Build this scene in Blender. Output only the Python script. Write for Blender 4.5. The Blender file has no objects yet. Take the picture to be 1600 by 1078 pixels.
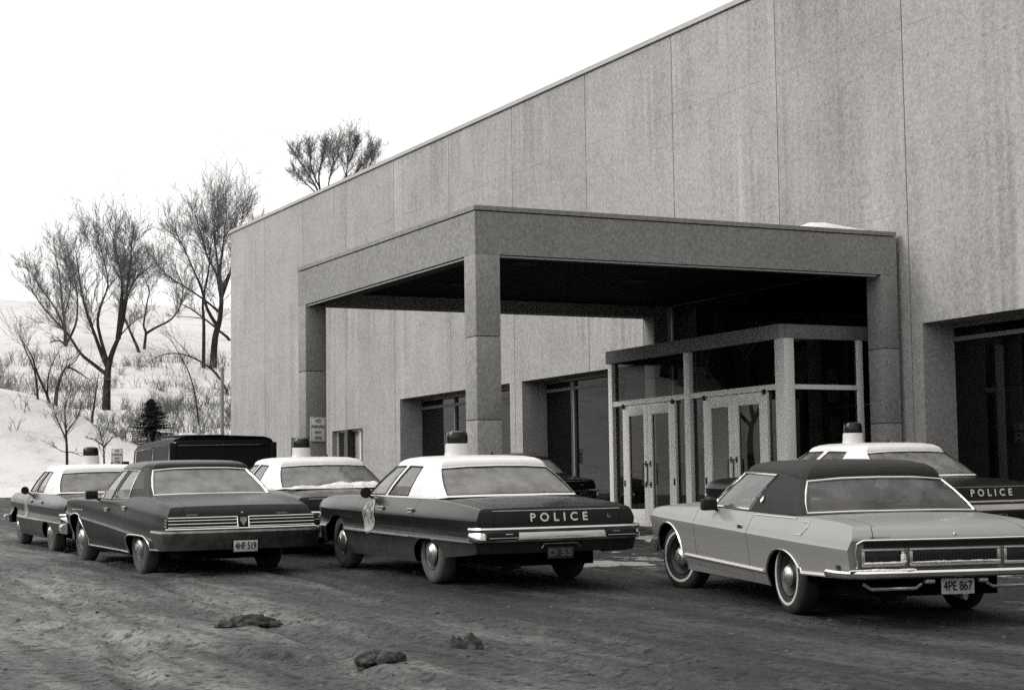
import bpy, bmesh, math, random
from mathutils import Vector, Matrix, noise as MN
rnd = random.Random(7)
S = bpy.context.scene
COL = S.collection
V = Vector
# ------------------------------------------------------------------ camera
ZO = 1.54                      # camera height above the lot
cd = bpy.data.cameras.new('camera'); cam = bpy.data.objects.new('camera', cd); COL.objects.link(cam)
cd.sensor_width = 36; cd.lens = 2869.7 / 1600 * 36; cd.shift_y = 2 / 1600; cd.clip_end = 3000; cd.clip_start = .1
CR = V((0.44029823, 0.8977479, -0.01364462)); CU = V((0.08187108, -0.02501054, 0.99632906)); CF = V((-0.89411106, 0.43979902, 0.08451169))
cm = Matrix((CR, CU, -CF)).transposed().to_4x4(); cm.translation = V((0, 0, ZO)); cam.matrix_world = cm
S.camera = cam
def ray(px, py):
    return CR * ((px - 800) / 2869.7) + CU * (-(py - 541) / 2869.7) + CF
# ------------------------------------------------------------------ sky, sun, exposure
SUN = V((-.28, -.86, .62)).normalized()
w = bpy.data.worlds.new('World'); S.world = w; w.use_nodes = True
nt = w.node_tree; N = nt.nodes; L = nt.links
bg = N['Background']; bg.inputs['Strength'].default_value = .1
sky = N.new('ShaderNodeTexSky'); sky.sky_type = 'NISHITA'; sky.sun_disc = False
sky.sun_elevation = math.asin(SUN.z); sky.sun_rotation = math.atan2(SUN.x, SUN.y)
hs = N.new('ShaderNodeHueSaturation'); hs.inputs['Saturation'].default_value = .04
L.new(sky.outputs[0], hs.inputs['Color'])
# overcast veil, thicker and darker away from the hidden sun
tc = N.new('ShaderNodeTexCoord'); dp = N.new('ShaderNodeVectorMath'); dp.operation = 'DOT_PRODUCT'
dv = V((-.5, -.6, .62)).normalized(); dp.inputs[1].default_value = dv
L.new(tc.outputs['Generated'], dp.inputs[0])
rp = N.new('ShaderNodeMapRange'); rp.inputs['From Min'].default_value = -.6; rp.inputs['From Max'].default_value = .55
rp.inputs['To Min'].default_value = 1.2; rp.inputs['To Max'].default_value = 13
L.new(dp.outputs['Value'], rp.inputs['Value'])
vm = N.new('ShaderNodeVectorMath'); vm.operation = 'SCALE'; vm.inputs[0].default_value = (1, .985, .96)
L.new(rp.outputs[0], vm.inputs['Scale'])
mx = N.new('ShaderNodeMix'); mx.data_type = 'RGBA'; mx.inputs['Factor'].default_value = .75
L.new(hs.outputs[0], mx.inputs['A']); L.new(vm.outputs[0], mx.inputs['B'])
L.new(mx.outputs['Result'], bg.inputs['Color'])
sd = bpy.data.lights.new('sun', 'SUN'); sd.energy = 1.1; sd.angle = math.radians(24); sd.color = (1, .97, .93)
so = bpy.data.objects.new('sun', sd); COL.objects.link(so); so.rotation_euler = SUN.to_track_quat('Z', 'Y').to_euler(); so.location = (0, -20, 40)
S.view_settings.view_transform = 'Standard'; S.view_settings.look = 'None'; S.view_settings.gamma = 1
S.view_settings.exposure = 0.44
try:
    S.cycles.max_bounces = 8; S.cycles.transparent_max_bounces = 16; S.cycles.caustics_reflective = False; S.cycles.caustics_refractive = False
    S.cycles.use_denoising = False
except Exception: pass

# ------------------------------------------------------------------ materials
def G(v, k=1.0): return (v, v * .987, v * .965, 1)
MATS = {}
class NT:
    def __init__(s, name):
        s.m = bpy.data.materials.new(name); s.m.use_nodes = True; s.t = s.m.node_tree
        s.p = s.t.nodes['Principled BSDF']; s.out = s.t.nodes['Material Output']; MATS[name] = s.m
    def n(s, kind, **kw):
        o = s.t.nodes.new('ShaderNode' + kind)
        for k, v in kw.items():
            if k in o.inputs: o.inputs[k].default_value = v
            else: setattr(o, k, v)
        return o
    def l(s, a, b): s.t.links.new(a, b)
    def math(s, op, a, b=None, c=None):
        o = s.n('Math', operation=op)
        for i, v in enumerate((a, b, c)):
            if v is None: continue
            if isinstance(v, (int, float)): o.inputs[i].default_value = v
            else: s.l(v, o.inputs[i])
        return o.outputs[0]
    def noise(s, vec=None, scale=5, detail=4, rough=.55, map_scale=None, map_loc=None):
        if vec is None: vec = s.n('TexCoord').outputs['Object']
        if map_scale:
            mp = s.n('Mapping'); mp.inputs['Scale'].default_value = map_scale
            if map_loc: mp.inputs['Location'].default_value = map_loc
            s.l(vec, mp.inputs['Vector']); vec = mp.outputs[0]
        o = s.n('TexNoise', Scale=scale, Detail=detail, Roughness=rough); s.l(vec, o.inputs['Vector']); return o.outputs['Fac']
    def ramp(s, fac, pts):
        r = s.n('ValToRGB'); e = r.color_ramp.elements
        while len(e) < len(pts): e.new(.5)
        for el, (p_, c) in zip(e, pts): el.position = p_; el.color = G(c) if not isinstance(c, tuple) else c
        s.l(fac, r.inputs[0]); return r.outputs['Color']
    def bump(s, h, strength=.3, dist=.02):
        b = s.n('Bump', Strength=strength, Distance=dist); s.l(h, b.inputs['Height']); s.l(b.outputs[0], s.p.inputs['Normal'])
def simple(name, g, rough=.5, metal=0, spec=.5, var=.0, vs=8, coat=0):
    t = NT(name); t.p.inputs['Base Color'].default_value = G(g); t.p.inputs['Roughness'].default_value = rough
    t.p.inputs['Metallic'].default_value = metal; t.p.inputs['Specular IOR Level'].default_value = spec
    if coat: t.p.inputs['Coat Weight'].default_value = coat; t.p.inputs['Coat Roughness'].default_value = .06
    if var:
        f = t.noise(scale=vs, detail=5)
        t.l(t.ramp(f, [(.3, g * (1 - var)), (.7, g * (1 + var))]), t.p.inputs['Base Color'])
    return t.m
def concrete(name, base, streak=.5, grooves=(), speck=.22):
    t = NT(name); tc = t.n('TexCoord').outputs['Object']
    a = t.noise(tc, 17, 4, .85)                                # exposed aggregate
    b = t.noise(tc, .9, 4, .6)
    c = t.noise(tc, 1.0, 3, .5, map_scale=(1.35, 1.35, .16))   # water streaks down the panel
    c2 = t.noise(tc, 1.0, 2, .5, map_scale=(6, 6, .12), map_loc=(3, 1, 5))
    d = t.noise(tc, 1.0, 2, .5, map_scale=(.45, .45, .5), map_loc=(9, 4, 2))
    cs = t.math('MULTIPLY', t.math('SUBTRACT', t.math('ADD', t.math('MULTIPLY', c, .6), t.math('MULTIPLY', c2, .5)), .56), streak * 2.0)
    dm = t.n('MapRange'); dm.inputs['From Min'].default_value = .38; dm.inputs['From Max'].default_value = .6; t.l(d, dm.inputs['Value'])
    cs = t.math('MULTIPLY', cs, dm.outputs[0])
    f = t.math('ADD', 1.0, cs)
    f = t.math('ADD', f, t.math('MULTIPLY', t.math('SUBTRACT', a, .5), speck * 2.4))
    f = t.math('ADD', f, t.math('MULTIPLY', t.math('SUBTRACT', b, .5), .32))
    if grooves:
        sp = t.n('SeparateXYZ'); t.l(tc, sp.inputs[0])
        brk = t.math('GREATER_THAN', t.noise(tc, .8, 2), .42)
        for gz, st in grooves:
            k = t.math('LESS_THAN', t.math('ABSOLUTE', t.math('SUBTRACT', sp.outputs['Z'], gz)), .008)
            f = t.math('SUBTRACT', f, t.math('MULTIPLY', t.math('MULTIPLY', k, brk), st))
    oi = t.n('ObjectInfo')
    f = t.math('MULTIPLY', f, t.math('ADD', .93, t.math('MULTIPLY', oi.outputs['Random'], .14)))
    bl = t.noise(tc, .33, 5, .65); f = t.math('ADD', f, t.math('MULTIPLY', t.math('SUBTRACT', bl, .5), .30))
    sc = t.n('VectorMath', operation='SCALE'); sc.inputs[0].default_value = G(base)[:3]; t.l(f, sc.inputs['Scale'])
    t.l(sc.outputs[0], t.p.inputs['Base Color']); t.p.inputs['Roughness'].default_value = .92; t.p.inputs['Specular IOR Level'].default_value = .25
    t.bump(a, .35, .012); return t.m
M_WALL = concrete('wall_concrete', .355, .62, ((6.24, .25), (6.91, .16), (8.74, .12), (9.34, .22)), speck=.75)
M_CAN = concrete('canopy_concrete', .265, .14, speck=.8)
M_COP = concrete('coping_concrete', .44, .1, speck=.12)
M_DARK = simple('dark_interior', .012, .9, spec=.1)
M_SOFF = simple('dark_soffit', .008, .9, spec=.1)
M_JOINT = simple('joint_sealant', .03, .9)
M_ALU = simple('door_aluminium', .86, .5, .05, var=.12, vs=30)
M_PANEL = simple('grey_board', .22, .8, var=.1, vs=60)
M_BLACK = simple('black_rubber', .012, .7, spec=.3)
M_CHROME = simple('chrome', .78, .16, 1.0, var=.06)
M_CHROME2 = simple('dull_chrome', .6, .3, .9, var=.15, vs=14)
M_SIGN = simple('sign_white', .8, .5, var=.06, vs=20)
M_INK = simple('sign_ink', .015, .6)
M_SNOW = None
def glass(name, tint, dirt, rough=.03, base=.35, f0=1.5, smear=0):
    t = NT(name); tr = t.n('BsdfTransparent', Color=(tint, tint, tint, 1)); gl = t.n('BsdfGlossy', Roughness=rough, Color=(1, 1, 1, 1))
    fr = t.n('Fresnel', IOR=f0); m1 = t.n('MixShader'); t.l(fr.outputs[0], m1.inputs[0]); t.l(tr.outputs[0], m1.inputs[1]); t.l(gl.outputs[0], m1.inputs[2])
    df = t.n('BsdfDiffuse', Color=G(base)); m2 = t.n('MixShader')
    nz = t.noise(scale=5, detail=5); fd = t.math('MULTIPLY', nz, dirt * 2)
    if smear:
        n2 = t.noise(scale=1.0, detail=4, map_scale=(2.0, 2.4, 3.2)); r2 = t.n('MapRange'); r2.inputs['From Min'].default_value = .38; r2.inputs['From Max'].default_value = .66; r2.inputs['To Max'].default_value = smear; t.l(n2, r2.inputs['Value']); fd = t.math('ADD', fd, r2.outputs[0])
    t.l(fd, m2.inputs[0])
    t.l(m1.outputs[0], m2.inputs[1]); t.l(df.outputs[0], m2.inputs[2]); t.l(m2.outputs[0], t.out.inputs['Surface']); return t.m
M_GLASS = glass('car_glass', .86, .16, base=.5, f0=1.42, smear=.28)
M_GLASSC = glass('clean_car_glass', .92, .05, base=.5, f0=1.36, smear=.10)
M_BGLASS = glass('building_glass', .2, .005, rough=.01, f0=1.42)
def snow_mat(name, g, dirty):
    t = NT(name); a = t.noise(scale=.55, detail=6, rough=.65); b = t.noise(scale=6, detail=5, rough=.7)
    f = t.math('ADD', t.math('MULTIPLY', a, .7), t.math('MULTIPLY', b, .3))
    t.l(t.ramp(f, [(.30, g * (1 - dirty)), (.42, g * (1 - dirty * .22)), (.52, g)]), t.p.inputs['Base Color'])
    t.p.inputs['Roughness'].default_value = .8; t.p.inputs['Specular IOR Level'].default_value = .2
    t.bump(b, .5, .08); return t.m
M_SNOW = snow_mat('snow', .8, .12)
M_HILL = snow_mat('hill_snow', .68, .58)
def lot_mat():
    t = NT('lot_dirt'); tc = t.n('TexCoord').outputs['Object']
    a = t.noise(tc, .22, 5, .6); b = t.noise(tc, 2.2, 6, .7); c = t.noise(tc, 18, 5, .75); pit = t.noise(tc, 8.5, 3, .65); d = t.noise(tc, 1.0, 4, .6, map_scale=(.35, 2.4, 1))
    sp = t.n('SeparateXYZ'); t.l(tc, sp.inputs[0])
    gy = t.n('MapRange'); gy.inputs['From Min'].default_value = 7.6; gy.inputs['From Max'].default_value = 3.2; t.l(t.math('ADD', sp.outputs['Y'], t.math('MULTIPLY', sp.outputs['X'], .08)), gy.inputs['Value'])
    gy.inputs['From Min'].default_value = 6.4; gy.inputs['From Max'].default_value = 3.0
    f = t.math('ADD', t.math('ADD', t.math('MULTIPLY', a, .15), t.math('MULTIPLY', b, .2)), t.math('ADD', t.math('MULTIPLY', c, .3), t.math('MULTIPLY', d, .45)))
    base = t.ramp(f, [(.43, .006), (.55, .026), (.67, .085)])
    mud = t.ramp(f, [(.42, .020), (.54, .10), (.67, .30)])
    mix = t.n('Mix', data_type='RGBA'); t.l(gy.outputs[0], mix.inputs['Factor']); t.l(base, mix.inputs['A']); t.l(mud, mix.inputs['B'])
    # packed snow left in streaks by the entrance
    sx = t.n('MapRange'); sx.inputs['From Min'].default_value = 10.5; sx.inputs['From Max'].default_value = 13.5; t.l(sp.outputs['Y'], sx.inputs['Value'])
    sn = t.math('MULTIPLY', t.math('GREATER_THAN', t.math('ADD', t.math('MULTIPLY', b, .55), t.math('MULTIPLY', a, .45)), .565), sx.outputs[0])
    mix2 = t.n('Mix', data_type='RGBA'); t.l(t.math('MULTIPLY', sn, .75), mix2.inputs['Factor']); t.l(mix.outputs['Result'], mix2.inputs['A']); mix2.inputs['B'].default_value = G(.6)
    pm = t.n('MapRange'); pm.inputs['From Min'].default_value = .36; pm.inputs['From Max'].default_value = .47; pm.inputs['To Min'].default_value = .22; t.l(pit, pm.inputs['Value'])
    sc = t.n('VectorMath', operation='SCALE'); t.l(mix2.outputs['Result'], sc.inputs[0]); t.l(pm.outputs[0], sc.inputs['Scale']); t.l(sc.outputs[0], t.p.inputs['Base Color'])
    rr = t.n('MapRange'); rr.inputs['To Min'].default_value = .55; rr.inputs['To Max'].default_value = .95; t.l(b, rr.inputs['Value']); t.l(rr.outputs[0], t.p.inputs['Roughness'])
    t.p.inputs['Specular IOR Level'].default_value = .3
    t.bump(t.math('ADD', c, t.math('MULTIPLY', pit, 1.6)), .9, .03); return t.m
M_LOT = lot_mat()
M_BARK = simple('bark', .035, .95, spec=.1, var=.4, vs=6)
M_TWIG = simple('twig', .16, .95, spec=.1)  # pale tone puts the haze of distance into the fine branches' colour
M_BRUSH = simple('brush', .15, .95, spec=.1)
M_SPRUCE = simple('spruce_needles', .018, .9, spec=.15, var=.5, vs=5)

# ------------------------------------------------------------------ mesh helpers
class MB:
    def __init__(s): s.v = []; s.f = []; s.mi = []; s.sm = []
    def add(s, vs, fs, mi=0, smooth=False):
        o = len(s.v); s.v += [tuple(v) for v in vs]
        for f in fs: s.f.append([i + o for i in f]); s.mi.append(mi); s.sm.append(smooth)
    def box(s, a, b, mi=0):
        x0, y0, z0 = a; x1, y1, z1 = b
        s.add([(x0, y0, z0), (x1, y0, z0), (x1, y1, z0), (x0, y1, z0), (x0, y0, z1), (x1, y0, z1), (x1, y1, z1), (x0, y1, z1)],
              [(3, 2, 1, 0), (4, 5, 6, 7), (0, 1, 5, 4), (1, 2, 6, 5), (2, 3, 7, 6), (3, 0, 4, 7)], mi)
    def rbox(s, a, b, r=.01, mi=0):
        bm = bmesh.new(); bmesh.ops.create_cube(bm, size=1)
        for v in bm.verts: v.co = V([(a[i] + b[i]) / 2 + v.co[i] * (b[i] - a[i]) for i in range(3)])
        bmesh.ops.bevel(bm, geom=bm.edges[:], offset=r, segments=2, affect='EDGES', profile=.5)
        s.frombm(bm, mi, True)
    def frombm(s, bm, mi=0, smooth=False):
        bm.verts.index_update(); s.add([v.co for v in bm.verts], [[v.index for v in f.verts] for f in bm.faces], mi, smooth); bm.free()
    def tube(s, pts, rad, n=6, mi=0, caps=True, smooth=True):
        pts = [V(p) for p in pts]; rs = rad if hasattr(rad, '__len__') else [rad] * len(pts)
        vs = []; fs = []; up = None
        for i, p in enumerate(pts):
            d = (pts[min(i + 1, len(pts) - 1)] - pts[max(i - 1, 0)])
            if d.length < 1e-9: d = V((0, 0, 1))
            d.normalize()
            if up is None: up = d.orthogonal().normalized()
            else:
                up = up - d * up.dot(d)
                up = up.normalized() if up.length > 1e-6 else d.orthogonal().normalized()
            q = d.cross(up)
            for k in range(n):
                a = 2 * math.pi * k / n; vs.append(p + (up * math.cos(a) + q * math.sin(a)) * rs[i])
        for i in range(len(pts) - 1):
            for k in range(n): fs.append((i * n + k, i * n + (k + 1) % n, (i + 1) * n + (k + 1) % n, (i + 1) * n + k))
        if caps: fs.append(tuple(range(n))[::-1]); fs.append(tuple(range((len(pts) - 1) * n, len(pts) * n)))
        s.add(vs, fs, mi, smooth)
    def lathe(s, prof, n=32, mi=0, M=None, closed=False, smooth=True):
        """prof: (r, h) pairs about +Z, transformed by M"""
        vs = []; fs = []
        for r, h in prof:
            for k in range(n):
                a = 2 * math.pi * k / n; p = V((r * math.cos(a), r * math.sin(a), h)); vs.append(M @ p if M else p)
        m = len(prof)
        for i in range(m if closed else m - 1):
            j = (i + 1) % m
            for k in range(n): fs.append((i * n + k, i * n + (k + 1) % n, j * n + (k + 1) % n, j * n + k))
        s.add(vs, fs, mi, smooth)
    def sweep(s, path, prof, mi=0, up=V((0, 0, 1)), smooth=True):
        """prof (o, u): outwards (left of the path's own direction) and up, swept along path"""
        path = [V(p) for p in path]; vs = []; fs = []; n = len(prof)
        for i, p in enumerate(path):
            d = path[min(i + 1, len(path) - 1)] - path[max(i - 1, 0)]; d.z = 0; d.normalize(); o = V((d.y, -d.x, 0))
            for a, b in prof: vs.append(p + o * a + up * b)
        for i in range(len(path) - 1):
            for k in range(n): fs.append((i * n + k, (i + 1) * n + k, (i + 1) * n + (k + 1) % n, i * n + (k + 1) % n))
        fs.append(tuple(range(n))); fs.append(tuple(range((len(path) - 1) * n, len(path) * n))[::-1])
        s.add(vs, fs, mi, smooth)
    def build(s, name, mats, parent=None, angle=32):
        me = bpy.data.meshes.new(name); me.from_pydata(s.v, [], s.f)
        if not isinstance(mats, (list, tuple)): mats = [mats]
        for m in mats: me.materials.append(m)
        me.polygons.foreach_set('material_index', s.mi)
        me.polygons.foreach_set('use_smooth', s.sm)
        me.validate(); me.update()
        if any(s.sm): me.set_sharp_from_angle(angle=math.radians(angle))
        o = bpy.data.objects.new(name, me); COL.objects.link(o)
        if parent: o.parent = parent
        return o
def tag(o, label=None, cat=None, group=None, kind=None):
    if label: o['label'] = label
    if cat: o['category'] = cat
    if group: o['group'] = group
    if kind: o['kind'] = kind
    return o
def empty(name, label, cat, loc=(0, 0, 0), group=None):
    o = bpy.data.objects.new(name, None); COL.objects.link(o); o.location = loc; o.empty_display_size = .3
    return tag(o, label, cat, group)
def copy_tree(o, parent=None):
    c = o.copy(); COL.objects.link(c); c.parent = parent
    if parent: c.matrix_parent_inverse = o.matrix_parent_inverse
    for ch in o.children: copy_tree(ch, c)
    return c
_tc = {}
def text_mesh(s, size, extr=.002, spacing=1.0):
    cu = bpy.data.curves.new('txt', 'FONT'); cu.body = s; cu.size = size; cu.align_x = 'CENTER'; cu.align_y = 'CENTER'; cu.extrude = extr; cu.space_character = spacing
    o = bpy.data.objects.new('txt', cu); COL.objects.link(o); dg = bpy.context.evaluated_depsgraph_get()
    me = o.evaluated_get(dg).to_mesh(); vs = [v.co.copy() for v in me.vertices]; fs = [tuple(p.vertices) for p in me.polygons]
    o.evaluated_get(dg).to_mesh_clear(); bpy.data.objects.remove(o); bpy.data.curves.remove(cu); return vs, fs
def text_on(mb, s, M, height, width=None, extr=.002, bold=0, mi=0, spacing=1.0):
    """lettering of cap height `height`, fitted to `width`, placed by matrix M (x right, y up, z out)"""
    vs, fs = text_mesh(s, 1.0, 0.0, spacing)
    xs = [v.x for v in vs]; ys = [v.y for v in vs]; w0 = max(xs) - min(xs); h0 = max(ys) - min(ys); cx = (max(xs) + min(xs)) / 2; cy = (max(ys) + min(ys)) / 2
    sy = height / h0; sx = (width / w0) if width else sy
    offs = [(0, 0)] if not bold else [(-bold, 0), (bold, 0), (0, bold), (0, -bold)]
    for k, (ox, oy) in enumerate(offs):
        mb.add([M @ V(((v.x - cx) * sx + ox, (v.y - cy) * sy + oy, extr + k * .0004)) for v in vs], fs, mi)

# ------------------------------------------------------------------ terrain
def lerp_tab(t, x):
    if x <= t[0][0]: return t[0][1]
    for (a, b), (c, d) in zip(t, t[1:]):
        if x <= c:
            u = (x - a) / (c - a); return b + (d - b) * u
    return t[-1][1]
def pchip(t, x):
    n = len(t)
    if x <= t[0][0]: return t[0][1]
    if x >= t[-1][0]: return t[-1][1]
    i = 0
    while x > t[i + 1][0]: i += 1
    h = [t[k + 1][0] - t[k][0] for k in range(n - 1)]; d = [(t[k + 1][1] - t[k][1]) / h[k] for k in range(n - 1)]
    def m(k):
        if k == 0: return d[0]
        if k == n - 1: return d[-1]
        if d[k - 1] * d[k] <= 0: return 0
        w1 = 2 * h[k] + h[k - 1]; w2 = h[k] + 2 * h[k - 1]; return (w1 + w2) / (w1 / d[k - 1] + w2 / d[k])
    u = (x - t[i][0]) / h[i]; a, b = t[i][1], t[i + 1][1]
    return a * (1 + 2 * u) * (1 - u) ** 2 + m(i) * h[i] * u * (1 - u) ** 2 + b * u * u * (3 - 2 * u) + m(i + 1) * h[i] * u * u * (u - 1)
def hnoise(x, y, s=1.0):
    return 1.25 * MN.noise((x * .13 * s + 7, y * .13 * s, 0)) + .55 * MN.noise((x * .31 * s, y * .31 * s, 5.3))
def plane_z(X, Y):
    z = -.028 * max(-75, min(25, X)) + .012 * max(-35, min(40, Y))
    if -45 < X < -5 and -5 < Y < 30:      # gentle humps and hollows the cars stand in
        for cx, cy, dz in ((-20.1, 9.0, .050), (-27, 9.5, .040), (-31.2, 7.25, -.085), (-21.1, 15.7, .128)):
            z += dz * math.exp(-((X - cx) ** 2 + (Y - cy) ** 2) / 11)
    return z
HILL = [(62, 0), (70, .5), (80, 1.6), (92, 3.0), (105, 4.7), (130, 10.2), (160, 15.3), (200, 21.5), (240, 24), (420, 22)]
def smooth01(u): u = max(0, min(1, u)); return u * u * (3 - 2 * u)
def terrain_z(X, Y):
    z = plane_z(X, Y); h = lerp_tab(HILL, -X)
    z += h + (hnoise(X, Y, .55) * .5 + hnoise(X + 31, Y, 1.6) * .16) * smooth01(h / 3)
    z += 3.1 * math.exp(-((X + 80) / 5.5) ** 2) / (1 + math.exp((Y - 18.6) / 1.3))
    z += 2.2 * smooth01((-Y - 38) / 25) + hnoise(X, Y, .4) * .5 * smooth01((-Y - 36) / 10)
    return z
def axis(segs):
    out = []
    for a, b, st in segs:
        n = max(1, round((b - a) / st)); out += [a + (b - a) * i / n for i in range(n)]
    out.append(segs[-1][1]); return out
def sheet(name, xs, ys, fz, mat, smooth=True):
    mb = MB(); nx, ny = len(xs), len(ys)
    mb.add([(x, y, fz(x, y)) for y in ys for x in xs], [(j * nx + i, j * nx + i + 1, (j + 1) * nx + i + 1, (j + 1) * nx + i) for j in range(ny - 1) for i in range(nx - 1)], 0, smooth)
    return mb.build(name, mat, angle=80)
def tz(X, Y):
    inlot = -64 < X < 262 and -31 < Y < 60
    return terrain_z(X, Y) - (.12 if inlot else 0)
tag(sheet('snow_hill', axis([(-900, -420, 60), (-420, -220, 8), (-220, -130, 3), (-130, -60, .9), (-60, 26, 6), (26, 300, 30)]),
          axis([(-300, -90, 20), (-90, -30, 4), (-30, 0, 4), (0, 50, .9), (50, 110, 6), (110, 400, 30)]), tz, M_HILL), kind='structure')
def ground_hit(px, py, d0=40):
    r = ray(px, py); r = r / math.hypot(r.x, r.y); d = d0
    while d < 300:
        p = r * d
        if p.z + ZO < terrain_z(p.x, p.y): break
        d += .5
    return V((r.x * d, r.y * d, terrain_z(r.x * d, r.y * d)))
RUTS = [[(-30, 6.6), (-24, 6.1), (-19, 5.55), (-15, 5.2), (-11, 4.6), (-6, 3.2)], [(-30, 5.1), (-24, 4.7), (-19, 4.2), (-15, 3.75), (-11, 3.0), (-6, 1.6)],
        [(-28, 3.6), (-20, 4.6), (-15.5, 5.6), (-12.2, 6.1), (-8, 6.0)], [(-24, 2.2), (-18, 3.0), (-14, 4.2), (-11, 4.9), (-7, 5.0)], [(-22, 7.4), (-17, 7.1), (-12, 6.9), (-7, 6.6)]]
def rut_y(r, X): return lerp_tab(r, X)
def lot_z(X, Y):
    z = plane_z(X, Y) + .004
    if -40 < X < 5 and -6 < Y < 14:
        k = smooth01((Y + 6) / 2) * smooth01((14 - Y) / 2)
        n = MN.noise((X * .9, Y * 1.6, 0)) * .014 + MN.noise((X * 3, Y * 4, 3)) * .010 + abs(MN.noise((X * 6.5, Y * 7, 7))) * .010
        d = 0
        for i, r in enumerate(RUTS):
            if r[0][0] < X < r[-1][0]:
                e = Y - rut_y(r, X) - .03 * math.sin(X * 1.7 + i); q = abs(e) / .13
                if q < 3:
                    d += -.052 * math.exp(-q * q) + .042 * math.exp(-((q - 1.5) / .5) ** 2) * (.55 + .9 * MN.noise((X * 2.6, i * 3, 1)))
                    d += .010 * math.sin(X * 48 + e * 30) * math.exp(-q * q)
        z += (n + d * (.6 + .4 * hnoise(X * .9, Y))) * k
    return z
tag(sheet('parking_lot', axis([(-64, -30, 1.2), (-30, -22, .2), (-22, -7, .05), (-7, 5, .3), (5, 25, 2), (25, 260, 15)]),
          axis([(-31, -4, 2), (-4, 1.5, .3), (1.5, 9.5, .05), (9.5, 12, .2), (12, 19.9, .5)]), lot_z, M_LOT), kind='structure')
# frozen mud clods
def clod(px, py, sx, sy, sz, label, seed):
    r = random.Random(seed); v = ray(px, py); t = -ZO / (v.z + .028 * v.x - .012 * v.y); c = v * t
    mb = MB()
    for i in range(44):
        bm = bmesh.new(); bmesh.ops.create_icosphere(bm, subdivisions=2, radius=1)
        k = .18 + .5 * r.random() ** 2; t_ = 0
        ox, oy = (r.gauss(0, .42) * sx, r.gauss(0, .42) * sy); a = r.random() * 6; e1, e2, e3 = (r.uniform(.6, 1.4) for _ in range(3))
        for q in bm.verts:
            n = 1 + .16 * math.sin(q.co.x * 5 + i + seed) * math.sin(q.co.y * 6 + i) + r.uniform(-.16, .16)
            x, y, z_ = q.co.x * n * k * .14 * e1, q.co.y * n * k * .14 * e2, q.co.z * n * k * .09 * e3 * (sz / .1)
            q.co = V((ox + x * math.cos(a) - y * math.sin(a), oy + x * math.sin(a) + y * math.cos(a), z_ + .012 * max(0, 1 - abs(oy) / sy)))
        mb.frombm(bm, 0, False)
    o = mb.build('mud_clod', M_MUD); o.location = (c.x, c.y, lot_z(c.x, c.y)); o.rotation_euler.z = r.random() * .6
    tag(o, label, 'mud clod', 'frozen clods of mud on the lot')
M_CRUMB = simple('mud_crumb', .09, .9, spec=.2, var=.7, vs=3)
M_MUD = simple('frozen_mud', .045, .9, spec=.25, var=.6, vs=14)
clod(395, 977, .12, .25, .13, 'low dark clod of frozen mud, the one farthest left', 3)
clod(720, 1011, .12, .22, .17, 'ragged dark clod of frozen mud below the middle police car', 5)
clod(592, 1036, .13, .15, .10, 'dark clod of frozen mud nearest the bottom edge of the photo', 17)

# thin snow left between the cars and the entrance
def snow_bit(px, py, sx, sy, label, seed):
    r_ = random.Random(seed); v = ray(px, py); t = -ZO / (v.z + .028 * v.x - .012 * v.y); c = v * t; mb = MB(); nr, ns = 9, 40
    vs = [(0, 0, .035)]
    for i in range(1, nr + 1):
        for k in range(ns):
            a = 2 * math.pi * k / ns; e = 1 + .28 * math.sin(a * 3 + seed) + .16 * math.sin(a * 7 + seed * 2) + .10 * math.sin(a * 13 + i)
            q = i / nr * e; x, y = sx * q * math.cos(a), sy * q * math.sin(a); vs.append((x, y, (.035 + .012 * hnoise(x * 19 + seed, y * 23)) * (1 - (i / nr) ** 2) - .012 - .028 * x + .012 * y))
    mb.add(vs, [(0, 1 + k, 1 + (k + 1) % ns) for k in range(ns)] + [(1 + (i - 1) * ns + k, 1 + i * ns + k, 1 + i * ns + (k + 1) % ns, 1 + (i - 1) * ns + (k + 1) % ns) for i in range(1, nr) for k in range(ns)], 0, True)
    o = mb.build('snow_patch', M_DSNOW, angle=80); o.location = (c.x, c.y, plane_z(c.x, c.y) + .012); tag(o, label, 'snow')
M_DSNOW = snow_mat('trodden_snow', .34, .75)
snow_bit(1012, 842, .55, .75, 'trodden snow patch between the middle police car and the front of the grey coupe', 2)
snow_bit(948, 888, .5, .5, 'thin trodden snow patch behind the right rear wheel of the middle police car', 5)
snow_bit(1180, 872, .4, .5, 'strip of trodden snow seen under the grey coupe', 8)
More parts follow.
